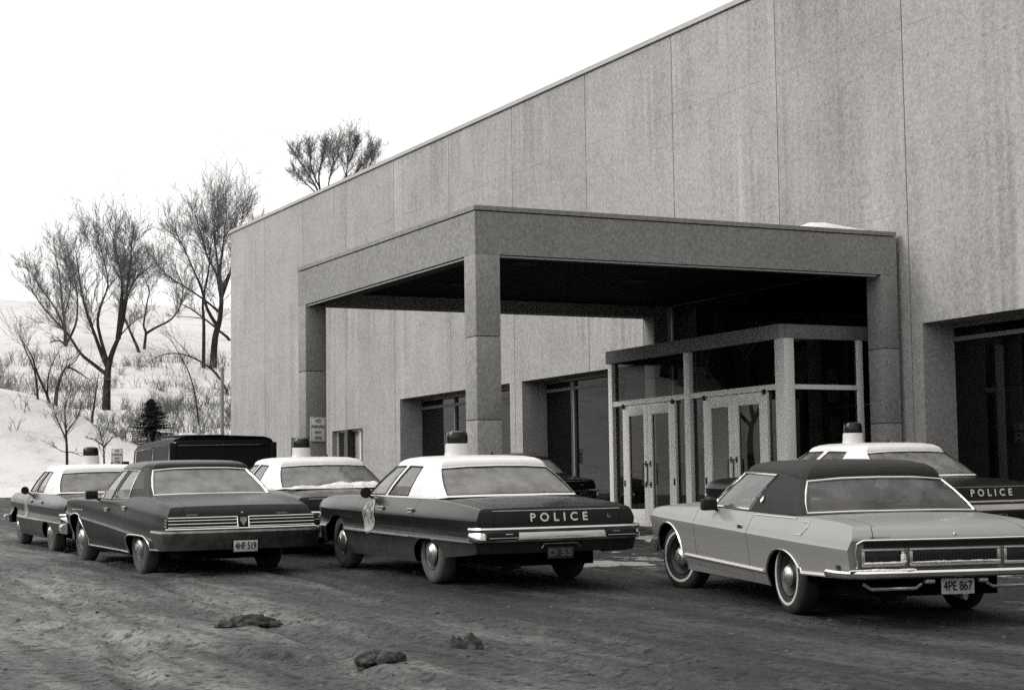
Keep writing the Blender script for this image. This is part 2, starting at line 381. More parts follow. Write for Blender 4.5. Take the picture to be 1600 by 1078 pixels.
# ------------------------------------------------------------------ building
WY = 19.2; WD = 19.85; X0 = -61.05; PW = 3.692; ZT = 10.957; ZC = 11.066
bld = empty('concrete_building', 'long windowless concrete panel building behind the parked cars', 'building', (-40, WY, .9))
def part(mb, name, mat, parent, angle=32):
    o = mb.build(name, mat, parent, angle); o.matrix_parent_inverse = Matrix.Translation(-parent.location); return o
HOLES = [(-45.96, -39.18, -3, 4.36), (-38.53, -32.85, -3, 4.36), (-32.85, -24.95, -3, 5.62), (-23.84, -16.9, -3, 4.36), (-54.82, -52.3, 2.5, 3.64), (-51.18, -48.7, 2.5, 3.70)]
def plate(mb, x0, x1, z0, z1, y0, y1, holes):
    xs = sorted({x0, x1} | {h for H in holes for h in H[:2] if x0 < h < x1}); zs = sorted({z0, z1} | {h for H in holes for h in H[2:] if z0 < h < z1})
    def solid(i, j):
        if not (0 <= i < len(xs) - 1 and 0 <= j < len(zs) - 1): return False
        cx = (xs[i] + xs[i + 1]) / 2; cz = (zs[j] + zs[j + 1]) / 2
        return not any(a < cx < b and c < cz < d for a, b, c, d in holes)
    for i in range(len(xs) - 1):
        for j in range(len(zs) - 1):
            if not solid(i, j): continue
            a, b, c, d = xs[i], xs[i + 1], zs[j], zs[j + 1]
            mb.add([(a, y0, c), (b, y0, c), (b, y0, d), (a, y0, d)], [(0, 1, 2, 3)]); mb.add([(a, y1, c), (b, y1, c), (b, y1, d), (a, y1, d)], [(3, 2, 1, 0)])
            if not solid(i - 1, j): mb.add([(a, y0, c), (a, y1, c), (a, y1, d), (a, y0, d)], [(3, 2, 1, 0)])
            if not solid(i + 1, j): mb.add([(b, y0, c), (b, y1, c), (b, y1, d), (b, y0, d)], [(0, 1, 2, 3)])
            if not solid(i, j - 1): mb.add([(a, y0, c), (b, y0, c), (b, y1, c), (a, y1, c)], [(3, 2, 1, 0)])
            if not solid(i, j + 1): mb.add([(a, y0, d), (b, y0, d), (b, y1, d), (a, y1, d)], [(0, 1, 2, 3)])
NP = 15
for i in range(NP):
    a = X0 + i * PW; mb = MB(); g = .011
    plate(mb, a + (g if i else 0), a + PW - g, -.6, ZT, WY, WD, HOLES); part(mb, 'wall_panel', M_WALL, bld)
for i in range(1, NP):   # joint filler, set back between the panels
    mb = MB()
    x = X0 + i * PW; zlo = max([h[3] for h in HOLES if h[0] < x < h[1] and h[2] < 0] + [-.6]); mb.box((x - .0108, WY + .02, zlo + .002), (x + .0108, WD - .02, ZT - .003)); part(mb, 'joint_filler', M_JOINT, bld)
XE = X0 + NP * PW
mb = MB(); mb.box((X0 - .05, WY - .05, ZT + .012), (XE, WY + .55, ZC)); mb.box((X0 - .05, WY + .55, ZT + .012), (X0 + .5, 58, ZC)); part(mb, 'coping', M_COP, bld)
mb = MB(); mb.box((X0 + .01, WY + .02, ZT - .02), (XE, WY + .4, ZT + .012)); part(mb, 'coping_joint', M_JOINT, bld)
for a, b in (((X0, WD + .004, -.6), (X0 + .35, 58, ZT)), ((X0 + .354, 57.6, -.6), (XE, 58, ZT)), ((XE - .35, WD + .004, -.6), (XE, 57.596, ZT))): mb = MB(); mb.box(a, b); part(mb, 'side_wall', M_WALL, bld)
mb = MB(); mb.box((X0 + .4, WD + .01, ZT - .5), (XE - .4, 57.5, ZT - .2)); part(mb, 'roof', simple('roof_gravel', .25, .9, var=.3), bld)
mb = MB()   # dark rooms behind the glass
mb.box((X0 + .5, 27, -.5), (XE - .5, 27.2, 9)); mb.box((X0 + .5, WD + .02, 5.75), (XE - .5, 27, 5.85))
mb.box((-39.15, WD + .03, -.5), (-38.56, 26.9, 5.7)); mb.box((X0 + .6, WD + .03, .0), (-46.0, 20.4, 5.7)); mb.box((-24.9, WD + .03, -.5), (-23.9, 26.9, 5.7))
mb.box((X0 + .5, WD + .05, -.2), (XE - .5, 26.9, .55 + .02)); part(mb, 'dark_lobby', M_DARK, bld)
def storefront(xa, xb, zt, zh, mulls, parent):
    for a, b in ((zh, zh + .07), (zt - .07, zt - .004)): mb = MB(); mb.box((xa + .01, WD - .05, a), (xb - .01, WD + .04, b)); part(mb, 'storefront_rail', M_ALU2, parent)
    for m in mulls: mb = MB(); mb.box((m - .035, WD - .06, .3), (m + .035, WD + .05, zt - .075)); part(mb, 'mullion', M_ALU2, parent)
    mb = MB(); mb.add([(xa + .01, WD - .005, .3), (xb - .01, WD - .005, .3), (xb - .01, WD - .005, zt - .01), (xa + .01, WD - .005, zt - .01)], [(0, 1, 2, 3)]); part(mb, 'storefront_glass', M_BGLASS, parent)
M_ALU2 = simple('dark_aluminium', .2, .5, .3, var=.1)
storefront(-45.96, -39.18, 4.36, 4.07, (-43.7, -41.4), bld)
storefront(-38.53, -32.86, 4.36, 4.09, (-37.09, -35.3), bld)
storefront(-32.84, -24.96, 5.62, 4.4, (-32.70,), bld)
storefront(-23.84, -16.9, 4.36, 4.07, (), bld)
def small_window(xa, xb, za, zb, mulls):
    mb = MB(); y0, y1 = WY + .16, WY + .22; t = .05
    mb.box((xa, y0, za), (xa + t, y1, zb)); mb.box((xb - t, y0, za), (xb, y1, zb)); mb.box((xa + t, y0, zb - t), (xb - t, y1, zb)); mb.box((xa + t, y0, za), (xb - t, y1, za + t))
    for m in mulls: mb.box((m - .035, y0 - .01, za + t), (m + .035, y1 + .01, zb - t))
    wf = part(mb, 'window', M_ALU, bld)
    mb = MB(); mb.add([(xa, y0 + .03, za), (xb, y0 + .03, za), (xb, y0 + .03, zb), (xa, y0 + .03, zb)], [(0, 1, 2, 3)]); g_ = mb.build('pane', M_WGLASS, wf)
    g_.matrix_parent_inverse = Matrix()
    mb = MB(); mb.box((xa + (xb - xa) * .44, y1 + .03, za + .25), (xb, y1 + .06, zb)); c_ = mb.build('curtain', M_CURT, wf); c_.matrix_parent_inverse = Matrix()
M_WGLASS = glass('window_glass', .8, .02, f0=1.4)
M_CURT = simple('window_blind', .75, .9, var=.1)
small_window(-51.18, -48.7, 2.5, 3.70, (-50.05, -49.3)); small_window(-54.82, -52.3, 2.5, 3.64, (-53.9, -53.2))
# end of the wall: grey service post
p = ground_hit(356, 676, 60); 
mb = MB(); mb.tube([(0, 0, -.5), (0, 0, 2.0), (0, 0, 4.4)], [.075, .07, .06], 10); mb.tube([(0, 0, 4.4), (0, 0, 4.5)], [.08, .05], 10)
o = mb.build('service_post', simple('post_grey', .25, .7)); o.location = (-61.9, 19.15, 1.9); tag(o, 'thin grey post standing beside the far left corner of the building', 'post')
def pline(parent): pass
# ------------------------------------------------------------------ entrance canopy
CX0, CX1, CY0 = -32.11, -24.34, 11.39; ZB = 5.20; ZF = 5.835; ZK = 5.92
can = empty('entrance_canopy', 'flat roofed concrete entrance canopy on square columns over the drive', 'canopy', (-28.2, 15.3, .9))
T = .4; YE = WY - .09
mb = MB(); mb.box((CX0, CY0, ZB), (CX1, CY0 + T, ZF)); mb.box((CX0, CY0 + T, ZB), (CX0 + T, YE, ZF)); mb.box((CX1 - T, CY0 + T, ZB), (CX1, YE, ZF)); part(mb, 'fascia_beam', M_CAN, can)
mb = MB(); g = .012
mb.box((CX0 - .015, CY0 - .015, ZF + .018), (CX1 + .015, CY0 + T, ZK)); mb.box((CX0 - .015, CY0 + T, ZF + .018), (CX0 + T, YE, ZK)); mb.box((CX1 - T, CY0 + T, ZF + .018), (CX1 + .015, YE, ZK)); part(mb, 'roof_coping', M_CAN, can)
mb = MB(); mb.box((CX0 + .03, CY0 + .03, ZF - .01), (CX1 - .03, YE - .02, ZF + .018)); part(mb, 'roof_deck', M_JOINT, can)
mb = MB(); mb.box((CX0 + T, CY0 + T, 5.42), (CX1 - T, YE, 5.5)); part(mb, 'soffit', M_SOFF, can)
mb = MB()   # metal drip edge under the beams
mb.box((CX0 + T, CY0 + .03, ZB - .035), (CX1 - T, CY0 + .06, ZB - .012)); mb.box((CX1 - .06, CY0 + T, ZB - .035), (CX1 - .03, YE - T, ZB - .012))
mb.box((CX0 + T, CY0 + .04, ZB - .012), (CX1 - T, CY0 + .36, ZB - .001), 1); mb.box((CX1 - .36, CY0 + T, ZB - .012), (CX1 - .04, YE - T, ZB - .001), 1)
part(mb, 'drip_edge', [simple('drip_metal', .45, .5, .3), M_JOINT], can)
def column(x, y, sx, sy):
    mb = MB(); zs = [-.4, 1.21 + ZO, 2.44 + ZO, ZB - .002]
    for a, b in zip(zs, zs[1:]): mb.rbox((x, y, a + (.006 if a > 0 else 0)), (x + sx, y + sy, b - .006 if b < 5 else b), .006)
    mb.box((x + .012, y + .012, 0), (x + sx - .012, y + sy - .012, ZB - .05), 1); return part(mb, 'column', [M_CAN, M_JOINT], can)
column(CX1 - T, CY0, T, T); column(CX0, CY0, T, T); column(CX1 - T, 18.78, T, YE - 18.78); column(CX0, 18.78, T, YE - 18.78)
for x, y in ((-29.5, 13.5), (-26.5, 13.3), (-28, 16.2)):
    mb = MB(); mb.box((x - .2, y - .2, 5.395), (x + .2, y + .2, 5.419)); part(mb, 'recessed_light', simple('lens_grey', .02, .7, spec=.1), can)
# snow left on the canopy roof
mb = MB(); nx, ny = 50, 14; vs = []
for j in range(ny + 1):
    for i in range(nx + 1):
        u = i / nx; v = j / ny; x = (v - .5) * 2; prof_ = lerp_tab([(0, 0), (.1, .10), (.3, .235), (.42, .25), (.6, .22), (.8, .18), (1, .10)], u)
        h = prof_ * max(0, 1 - abs(x) ** 2.2) + .012 * hnoise(u * 40, v * 20) * (1 - abs(x))
        vs.append((-24.98 + .55 * x, 17.25 + 1.85 * u, max(0, h)))
mb.add([(x, y, z + ZF + .02) for x, y, z in vs], [(j * (nx + 1) + i, j * (nx + 1) + i + 1, (j + 1) * (nx + 1) + i + 1, (j + 1) * (nx + 1) + i) for j in range(ny) for i in range(nx)], 0, True)
tag(mb.build('snow_drift', M_SNOW, angle=80), 'low white snow drift on the canopy roof against the wall', 'snow drift')
# ------------------------------------------------------------------ entrance vestibule
VY = 17.5; VX0, VX1 = -31.43, -25.46; zf0, zf1 = 2.665 + ZO, 2.91 + ZO
ves = empty('entrance_vestibule', 'glass entrance vestibule with two pairs of pale framed doors under the canopy', 'vestibule', (-28.4, 18, .85))
mb = MB(); n = 3
for i in range(n):
    a = VX0 + (VX1 - VX0) * i / n; b = VX0 + (VX1 - VX0) * (i + 1) / n; mb.rbox((a + (.004 if i else 0), VY, zf0), (b - .004, VY + .14, zf1), .005)
mb.rbox((VX1 - .14, VY + .146, zf0), (VX1, WD - .1, zf1), .005); mb.rbox((VX0, VY + .146, zf0), (VX0 + .14, WD - .1, zf1), .005)
part(mb, 'fascia', M_CAN, ves)
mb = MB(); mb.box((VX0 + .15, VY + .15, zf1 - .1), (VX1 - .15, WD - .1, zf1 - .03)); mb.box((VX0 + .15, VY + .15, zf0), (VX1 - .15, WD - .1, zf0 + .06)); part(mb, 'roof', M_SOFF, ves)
def post(a, b, y0, y1): mb = MB(); mb.rbox((a, y0, .3), (b, y1, zf0 - .002), .006); part(mb, 'post', M_ALU, ves)
post(VX0 + .05, VX0 + .20, VY + .02, VY + .17); post(-28.56, -28.37, VY + .02, VY + .17); post(-25.62, -25.33, VY + .005, VY + .20); post(-25.47, -25.36, 19.02, 19.13)
ZR0, ZR1 = 1.82 + ZO, 1.915 + ZO
for a, b in (((VX0 + .20, VY + .04, ZR0), (-28.56, VY + .15, ZR1)), ((-28.37, VY + .04, ZR0), (-25.62, VY + .15, ZR1)), ((-25.45, VY + .2, ZR0 - .005), (-25.36, 19.02, ZR1 - .02))): mb = MB(); mb.box(a, b); part(mb, 'transom_rail', M_ALU, ves)
for a, b in ((VX0 + .2, -28.56), (-28.37, -25.62)): mb = MB(); mb.add([(a, VY + .10, ZR1), (b, VY + .10, ZR1), (b, VY + .10, zf0), (a, VY + .10, zf0)], [(0, 1, 2, 3)]); part(mb, 'transom_glass', M_BGLASS, ves)
mb = MB(); mb.add([(-25.41, VY + .2, ZR1), (-25.41, 19.02, ZR1), (-25.41, 19.02, zf0), (-25.41, VY + .2, zf0)], [(0, 1, 2, 3)])
part(mb, 'transom_glass', M_BGLASS, ves)
for a, b in ((VX0 + .2, -30.88), (-28.93, -28.56), (-28.37, -27.96), (-25.94, -25.62)): mb = MB(); mb.add([(a, VY + .10, .4), (b, VY + .10, .4), (b, VY + .10, ZR0), (a, VY + .10, ZR0)], [(0, 1, 2, 3)]); part(mb, 'side_light', M_BGLASS, ves)
mb = MB(); mb.add([(-25.41, VY + .2, .4), (-25.41, 19.02, .4), (-25.41, 19.02, ZR0), (-25.41, VY + .2, ZR0)], [(0, 1, 2, 3)])
part(mb, 'side_light', M_BGLASS, ves)
DB = .98
def door(a, b, hinge, board):
    zt = ZR0 - .012; y0, y1 = VY + .045, VY + .10; sw = .20; e = MB()
    lo = a if hinge < 0 else b
    wl, wr = (.24, .15) if hinge < 0 else (.15, .24)
    e.rbox((a, y0, DB), (a + wl, y1, zt), .005); e.rbox((b - wr, y0, DB), (b, y1, zt), .005); e.rbox((a + wl, y0, zt - .2), (b - wr, y1, zt), .005); e.rbox((a + wl, y0, DB), (b - wr, y1, DB + .40), .005)
    d = part(e, 'door', M_ALU, ves)
    def sub(mb, nm, m): o = mb.build(nm, m, d); o.matrix_parent_inverse = Matrix()
    mb = MB(); mb.add([(a + wl, y0 + .03, DB + .40), (b - wr, y0 + .03, DB + .40), (b - wr, y0 + .03, zt - .2), (a + wl, y0 + .03, zt - .2)], [(0, 1, 2, 3)]); sub(mb, 'board' if board else 'pane', M_PANEL if board else M_BGLASS)
    hx = b - .08 if hinge < 0 else a + .08; hz = DB + 1.05
    mb = MB(); mb.tube([(hx, y0, hz + .19), (hx, y0 - .07, hz + .2), (hx, y0 - .075, hz - .2), (hx, y0, hz - .19)], .016, 8); mb.box((hx - .03, y0 - .006, hz - .25), (hx + .03, y0 - .001, hz - .14)); mb.box((hx - .03, y0 - .006, hz + .14), (hx + .03, y0 - .001, hz + .25)); sub(mb, 'handle', M_HANDLE)
    mb = MB(); px_ = a + .06 if hinge < 0 else b - .06
    mb.lathe([(0, 0), (.045, 0), (.045, .03), (0, .03)], 14, 0, Matrix.Translation((px_, y0, zt - .005)) @ Matrix.Rotation(math.pi / 2, 4, 'X')); sub(mb, 'pivot', M_BLACK)
    mb = MB(); mb.box((px_ - .025, y0 - .008, hz - .22), (px_ + .025, y0 - .001, hz - .10)); sub(mb, 'lock_plate', M_BLACK)
M_HANDLE = simple('bronze_handle', .1, .4, .6)
door(-30.88, -29.935, -1, False); door(-29.925, -28.93, 1, False); door(-27.96, -26.995, -1, True); door(-26.985, -25.94, 1, False)
mb = MB(); mb.rbox((-31.8, 16.4, .2), (-25.0, 19.15, .965), .02); tag(mb.build('entrance_step', simple('step_concrete', .3, .9, var=.2, vs=3)), 'low concrete landing in front of the entrance doors', 'step')
# ------------------------------------------------------------------ signs
def sign_face(name, wd, ht, lines, post_h, label, M, groove=True):
    mb = MB(); mb.rbox((-wd / 2, -ht / 2, -.012), (wd / 2, ht / 2, 0), .008)
    o = mb.build(name, M_SIGN); o.matrix_world = M
    t = MB(); n = len(lines)
    for i, (s, hh, ww) in enumerate(lines):
        y = ht / 2 - ht * (i + .62) / (n + .25); text_on(t, s, Matrix.Translation((0, y, .002)), ht * hh, wd * ww, bold=wd * .006)
    t.build('lettering', M_INK, o)
    r = MB(); k = .015
    for a, b in (((-wd / 2 + k, ht / 2 - k - .006), (wd / 2 - k, ht / 2 - k)), ((-wd / 2 + k, -ht / 2 + k), (wd / 2 - k, -ht / 2 + k + .006)), ((-wd / 2 + k, -ht / 2 + k + .006), (-wd / 2 + k + .006, ht / 2 - k - .006)), ((wd / 2 - k - .006, -ht / 2 + k + .006), (wd / 2 - k, ht / 2 - k - .006))):
        r.box((a[0], a[1], .0005), (b[0], b[1], .0025))
    r.build('border_line', M_INK2, o)
    if post_h:
        q = MB(); q.tube([(0, -ht / 2 - post_h, -.04), (0, ht / 2, -.04)], .025, 8); q.build('post', M_POST, o)
    tag(o, label, 'sign'); return o
M_INK2 = simple('faded_ink', .25, .6); M_POST = simple('post_steel', .2, .6, .4)
LN = [('NO', .14, .36), ('PARKING', .125, .80), ('ANY', .12, .38), ('TIME', .12, .46)]
Mx = Matrix(((0, 0, 1, -31.66), (1, 0, 0, 11.605), (0, 1, 0, 1.37 + ZO), (0, 0, 0, 1))) @ Matrix.Rotation(math.radians(-1.5), 4, 'Z')
sign_face('parking_sign', .30, .44, LN, 0, 'white NO PARKING ANY TIME sign on the far canopy column', Mx)
pv = ray(183, 713); pv = pv * (52 / math.hypot(pv.x, pv.y)); az = math.atan2(-pv.y, -pv.x)
fw = V((math.cos(az), math.sin(az), 0)); rt = V((-fw.y, fw.x, 0))
Mx = Matrix(((rt.x, 0, fw.x, pv.x), (rt.y, 0, fw.y, pv.y), (0, 1, 0, pv.z + ZO), (0, 0, 0, 1)))
sign_face('parking_sign', .32, .44, LN, 2.0, 'small white parking sign on a post at the left by the snow field', Mx)
# ------------------------------------------------------------------ vehicles
def paint(name, g, dust=.35, rough=.22, dg=.16, zt=.55, coat=.2, spec=.5):
    t = NT(name); tc = t.n('TexCoord').outputs['Object']; sp = t.n('SeparateXYZ'); t.l(tc, sp.inputs[0])
    a = t.noise(tc, 3.5, 6, .7); b = t.noise(tc, 40, 3, .6); c = t.noise(tc, 1.1, 3, .5)
    mr = t.n('MapRange'); mr.inputs['From Min'].default_value = zt; mr.inputs['From Max'].default_value = .2; t.l(t.math('ADD', sp.outputs['Z'], t.math('MULTIPLY', t.math('SUBTRACT', a, .5), .35)), mr.inputs['Value'])
    f = t.math('ADD', t.math('MULTIPLY', mr.outputs[0], dust), t.math('MULTIPLY', t.math('MULTIPLY', a, c), dust * .5))
    f = t.math('MULTIPLY', f, t.math('ADD', .7, t.math('MULTIPLY', b, .6)))
    mix = t.n('Mix', data_type='RGBA'); t.l(f, mix.inputs['Factor']); mix.inputs['A'].default_value = G(g); mix.inputs['B'].default_value = G(dg)
    t.l(mix.outputs['Result'], t.p.inputs['Base Color'])
    t.l(t.math('ADD', rough, t.math('MULTIPLY', f, .8)), t.p.inputs['Roughness']); t.p.inputs['Coat Weight'].default_value = coat; t.p.inputs['Specular IOR Level'].default_value = spec; t.p.inputs['Coat Roughness'].default_value = .12
    return t.m
P_BLACK = paint('police_black_paint', .005, .55, .2, .10, .54, coat=.07, spec=.3); P_WHITE = paint('police_white_paint', .82, .08, .35, .5, .3)
P_DARK = paint('dark_sedan_paint', .011, .2, .34, .055, .5, coat=.03, spec=.22); P_GREY = paint('silver_grey_paint', .24, .62, .3, .10, .5); P_BLK2 = paint('black_paint', .012, .12, .2, .08)
M_VINYL = simple('vinyl_roof', .022, .7, spec=.25, var=.3, vs=40); M_INT = simple('car_interior', .05, .85, var=.3, vs=8); M_SEAT = simple('seat_vinyl', .035, .6)
M_LENS = simple('tail_lens', .02, .35, spec=.3, var=.3, vs=18); M_DOME = simple('beacon_dome', .008, .22, spec=.4); M_BWHITE = simple('beacon_base_paint', .6, .35)
M_TYRE = simple('tyre_rubber', .02, .85, var=.5, vs=9); M_TYREMUD = simple('muddy_tyre', .075, .95, var=.45, vs=7); M_WW = simple('whitewall', .5, .7, var=.2, vs=9); M_RIM = simple('rim_black', .03, .5, .3); M_HUB = simple('hubcap_metal', .55, .3, .85, var=.12)
M_PLATE = simple('plate_enamel', .5, .5, var=.12, vs=25); M_PLATED = simple('plate_dark', .025, .5); M_PTXT = simple('plate_pale_text', .13, .6); M_WHITELET = simple('white_lettering', .72, .5); M_PALE = simple('seal_pale', .28, .5, var=.25, vs=30); M_UNDER = simple('underbody', .008, .95, spec=.05)
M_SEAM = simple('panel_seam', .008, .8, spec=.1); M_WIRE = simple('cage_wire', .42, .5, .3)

def sup(x, c, a, z0, z1, pw=2.3):
    d = abs(x - c) / a
    return z0 if d >= 1 else z0 + (z1 - z0) * (1 - d ** pw) ** (1 / pw)
class Car:
    def __init__(s, c, root): s.c = c; s.root = root
    def zb(s, x):
        c = s.c; z = lerp_tab(c['sill'], x)
        for (cx, a, zt, pw) in c['arch']: z = max(z, sup(x, cx, a, z, zt, pw))
        return z
    def zs(s, x): return pchip(s.c['zs'], x)
    def y(s, x, z):
        c = s.c; zz = z - c['tilt'] * x
        return pchip(c['W'], x) - pchip(c['prof'], zz)
    def xr(s, z): return pchip(s.c['xr'], z)
    def xf(s, z): return pchip(s.c['xf'], z)
    def warp(s, x, y, z):
        c = s.c; W = pchip(c['W'], x)
        u = max(0, min(1, (-x - (c['Lr'] - .45)) / .45)); x2 = x + u * u * (s.xr(z) + c['Lr'] + c.get('rc', .05) * (y / W) ** 2)
        u = max(0, min(1, (x - (c['Lf'] - .6)) / .6)); x2 += u * u * (s.xf(z) - c['Lf'] - .16 * (y / W) ** 2)
        return V((x2, y, z))
    def side(s, x, z, out=.0):      # point on the left flank
        p = s.warp(x, s.y(x, z), z); p.y += out; return p
    def rear(s, y, z, out=.0):
        W = lerp_tab(s.c['W'], -s.c['Lr']); return V((s.xr(z) + s.c.get('rc', .05) * (y / W) ** 2 - out, y, z))
    def body(s):
        c = s.c; e = .0045
        seams = c['seams']; xs = []; x = -c['Lr']
        base = axis([(-c['Lr'], c['Lf'], .075)])
        for cx, a, zt, pw in c['arch']: base = [b for b in base if abs(b - cx) > a + .03] + [cx + a * t for t in (-1.0, -.985, -.95, -.88, -.78, -.65, -.48, -.25, 0, .25, .48, .65, .78, .88, .95, .985, 1.0)]
        sp = [q + k for q in seams for k in (-e, e)]
        cab0, cab1 = c['cab']
        base = [b for b in base if all(abs(b - q) > .02 for q in seams)]
        for q in (cab0, cab0 + .03, cab1 - .03, cab1, c['lid0'], c['hood0']): base = [b for b in base if abs(b - q) > .012]; base.append(q)
        xs = sorted(base + sp)
        zl = []
        for (a, _), (b, _) in zip(c['prof'], c['prof'][1:]):
            m_ = 1 if b - a < .025 else 2 if b - a < .05 else 3
            zl += [a + (b - a) * k_ / m_ for k_ in range(m_)]
        zl.append(c['prof'][-1][0])
        fr = [.985, .93, c['lidf'] + .004, c['lidf'] - .004, .6, .3, 0]; nz = len(zl); rr, rh = c['sh']
        def section(x):
            zb, zs = s.zb(x), s.zs(x); pts = []
            for k, z in enumerate(zl):
                z = z + c['tilt'] * x; z = max(z, zb + .0025 * k) if k else zb
                z = min(z, zs - .0025 * (nz - 1 - k))
                if k == nz - 1: z = zs
                pts.append((s.y(x, z), z))
            ys = pts[-1][0]
            for a in (35, 65): a = math.radians(a); pts.append((ys - rr * (1 - math.cos(a)), zs + rh * math.sin(a)))
            y0 = ys - rr; cr = lerp_tab(c['crown'], x)
            for f in fr:
                z = zs + rh + cr * (1 - f ** 2)
                if cab0 + .02 < x < cab1 - .02 and f < .94: z = zs - .14
                pts.append((y0 * f, z))
            return pts
        K = nz + 2 + len(fr); grid = []
        for x in xs:
            h = section(x); full = h + [(-y, z) for y, z in h[-2::-1]]
            grid.append([s.warp(x, y, z) for y, z in full])
        M = 2 * K - 1; parts = {}
        def put(tg, vs, mi=0):
            parts.setdefault(tg, MB()).add(vs, [tuple(range(len(vs)))], mi, True)
        lidz = c['lidz']; kd = nz + 2
        for i in range(len(xs) - 1):
            xm = (xs[i] + xs[i + 1]) / 2; seam = any(abs(xm - q) < e * .5 for q in seams)
            for k in range(M - 1):
                kk = min(k, M - 2 - k); lf = k < K - 1
                q = [grid[i][k], grid[i + 1][k], grid[i + 1][k + 1], grid[i][k + 1]]
                if not lf: pass
                mi = 0; tg = 'body'
                if kk < kd:       # flank
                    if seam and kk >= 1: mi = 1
                    elif kk >= 1:
                        for nm, a, b in c['doors']:
                            if a < xm < b: tg = nm + ('+' if lf else '-')
                else:
                    f0 = kk - kd
                    if cab0 < xm < cab1 and f0 >= 1: mi = 2
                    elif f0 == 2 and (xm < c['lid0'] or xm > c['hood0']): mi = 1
                    elif f0 >= 3 and xm < c['lid0']: tg = 'trunk_lid'
                    elif f0 >= 3 and xm > c['hood0']: tg = 'hood'
                put(tg, q, mi)
        # tail and nose caps
        for end in (0, -1):
            sec = grid[end]; rows = [(sec[k], sec[M - 1 - k]) for k in range(kd)]; cols = [1] + fr + [-f for f in fr[-2::-1]] + [-1]
            xe = xs[end]; R_ = []
            for a, b in rows: R_.append([s.warp(xe, a.y * f, a.z) for f in cols])
            top = [sec[k] for k in range(kd - 1, M - kd + 1)]; R_.append(top if len(top) == len(cols) else R_[-1])
            for r in range(len(R_) - 1):
                for k in range(len(cols) - 1):
                    q = [R_[r][k], R_[r + 1][k], R_[r + 1][k + 1], R_[r][k + 1]]
                    if end: q = q[::-1]
                    zm = (q[0].z + q[2].z) / 2; fm = abs(cols[k] + cols[k + 1]) / 2; tg = 'body'; mi = 0
                    if end == 0 and zm > lidz:
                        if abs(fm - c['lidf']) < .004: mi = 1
                        elif fm < c['lidf']: tg = 'trunk_lid'
                    put(tg, q, mi)
        pm = c['paint']
        for tg, mb in parts.items():
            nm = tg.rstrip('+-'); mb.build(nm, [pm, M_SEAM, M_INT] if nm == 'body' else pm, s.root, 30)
    def greenhouse(s):
        c = s.c; kb = c['keys']; vl = [0, c.get('gv', .07), .35, .65, c.get('gt', .93), 1]
        half = [(n, V(b), V(t)) for n, b, t in kb]
        full = half + [(n, V((b.x, -b.y, b.z)), V((t.x, -t.y, t.z))) for n, b, t in half[-2:0:-1]]
        # full ring: rear centre -> left -> front centre -> right
        n = len(full); nh = len(half)
        cen = V((sum(t.x for _, b, t in full) / n, 0, 0))
        def pt(i, v):
            _, b, t = full[i % n]; p = b.lerp(t, v); o = V((p.x - cen.x, p.y * 1.0, 0)); o = V((o.x * .25, o.y, 0)).normalized()
            return p + o * (.022 * 4 * v * (1 - v))
        ring = [[pt(i, v) for i in range(n)] for v in vl]
        names = [k[0] for k in kb]
        def seg(i):                      # segment i -> i+1 in terms of the left half
            if i < nh - 1: return i, 1
            return (n - 1 - i), -1
        roof = MB(); glz = {}
        frame_mi = c.get('frame', {})
        for r in range(len(vl) - 1):
            for i in range(n):
                j, sd_ = seg(i); q = [ring[r][i], ring[r][(i + 1) % n], ring[r + 1][(i + 1) % n], ring[r + 1][i]]
                q = q[::-1]
                g_ = c['glass'].get(j)
                if g_ and 1 <= r <= len(vl) - 3:
                    nrm = (q[1] - q[0]).cross(q[2] - q[0]).normalized()
                    nrm = nrm if nrm.dot(V((q[0].x - cen.x, q[0].y, 0))) > 0 else -nrm
                    key = g_ if g_ in ('rear_window', 'windshield') else g_ + ('+' if sd_ > 0 else '-')
                    glz.setdefault(key, MB()).add([v - nrm * .008 for v in q], [(0, 1, 2, 3)], 0, True)
                else: roof.add(q, [(0, 1, 2, 3)], frame_mi.get(j, 0), True)
        top = ring[-1]; prev = top; zR = c['roof']
        for sc_, up in ((.992, .15), (.97, .33), (.93, .53), (.85, .73), (.7, .89), (.45, .97), (.2, 1)):
            cur = [V((cen.x + (p.x - cen.x) * sc_, p.y * sc_, p.z + (zR - p.z) * up)) for p in top]
            for i in range(n): roof.add([prev[i], cur[i], cur[(i + 1) % n], prev[(i + 1) % n]], [(0, 1, 2, 3)], 0, True)
            prev = cur
        roof.add(prev, [tuple(range(n))[::-1]], 0, True)
        s.roofo = roof.build('roof', [c['roofm'], c.get('framem', c['roofm'])], s.root, 40)
        for k, mb in glz.items(): mb.build(k.rstrip('+-'), c.get('glassm', M_GLASS), s.root)
        # bright trim round the rear and side glass
        v0, v1 = vl[1], vl[-2]
        def loop(i0, i1, name, rad, mat):
            pts = [pt(i, v0) for i in range(i0, i1 + 1)] + [pt(i1, v) for v in vl[2:-2]] + [pt(i, v1) for i in range(i1, i0 - 1, -1)] + [pt(i0, v) for v in vl[-3:1:-1]]
            pts.append(pts[0].copy()); mb = MB(); mb.tube(pts, rad, 6, caps=False); mb.build(name, mat, s.root)
        for nm, a, b, rad, mat in c['trims']:
            if nm == 'rear_window_trim': 
                pts = [pt(i, v0) for i in range(-b, b + 1)] + [pt(b, v) for v in vl[2:-2]] + [pt(i, v1) for i in range(b, -b - 1, -1)] + [pt(-b, v) for v in vl[-3:1:-1]]
                pts.append(pts[0].copy()); mb = MB(); mb.tube(pts, rad, 6, caps=False); mb.build(nm, mat, s.root)
            else:
                loop(a, b, nm, rad, mat); loop(n - b, n - a, nm, rad, mat)
        s.pt = pt; s.n = n
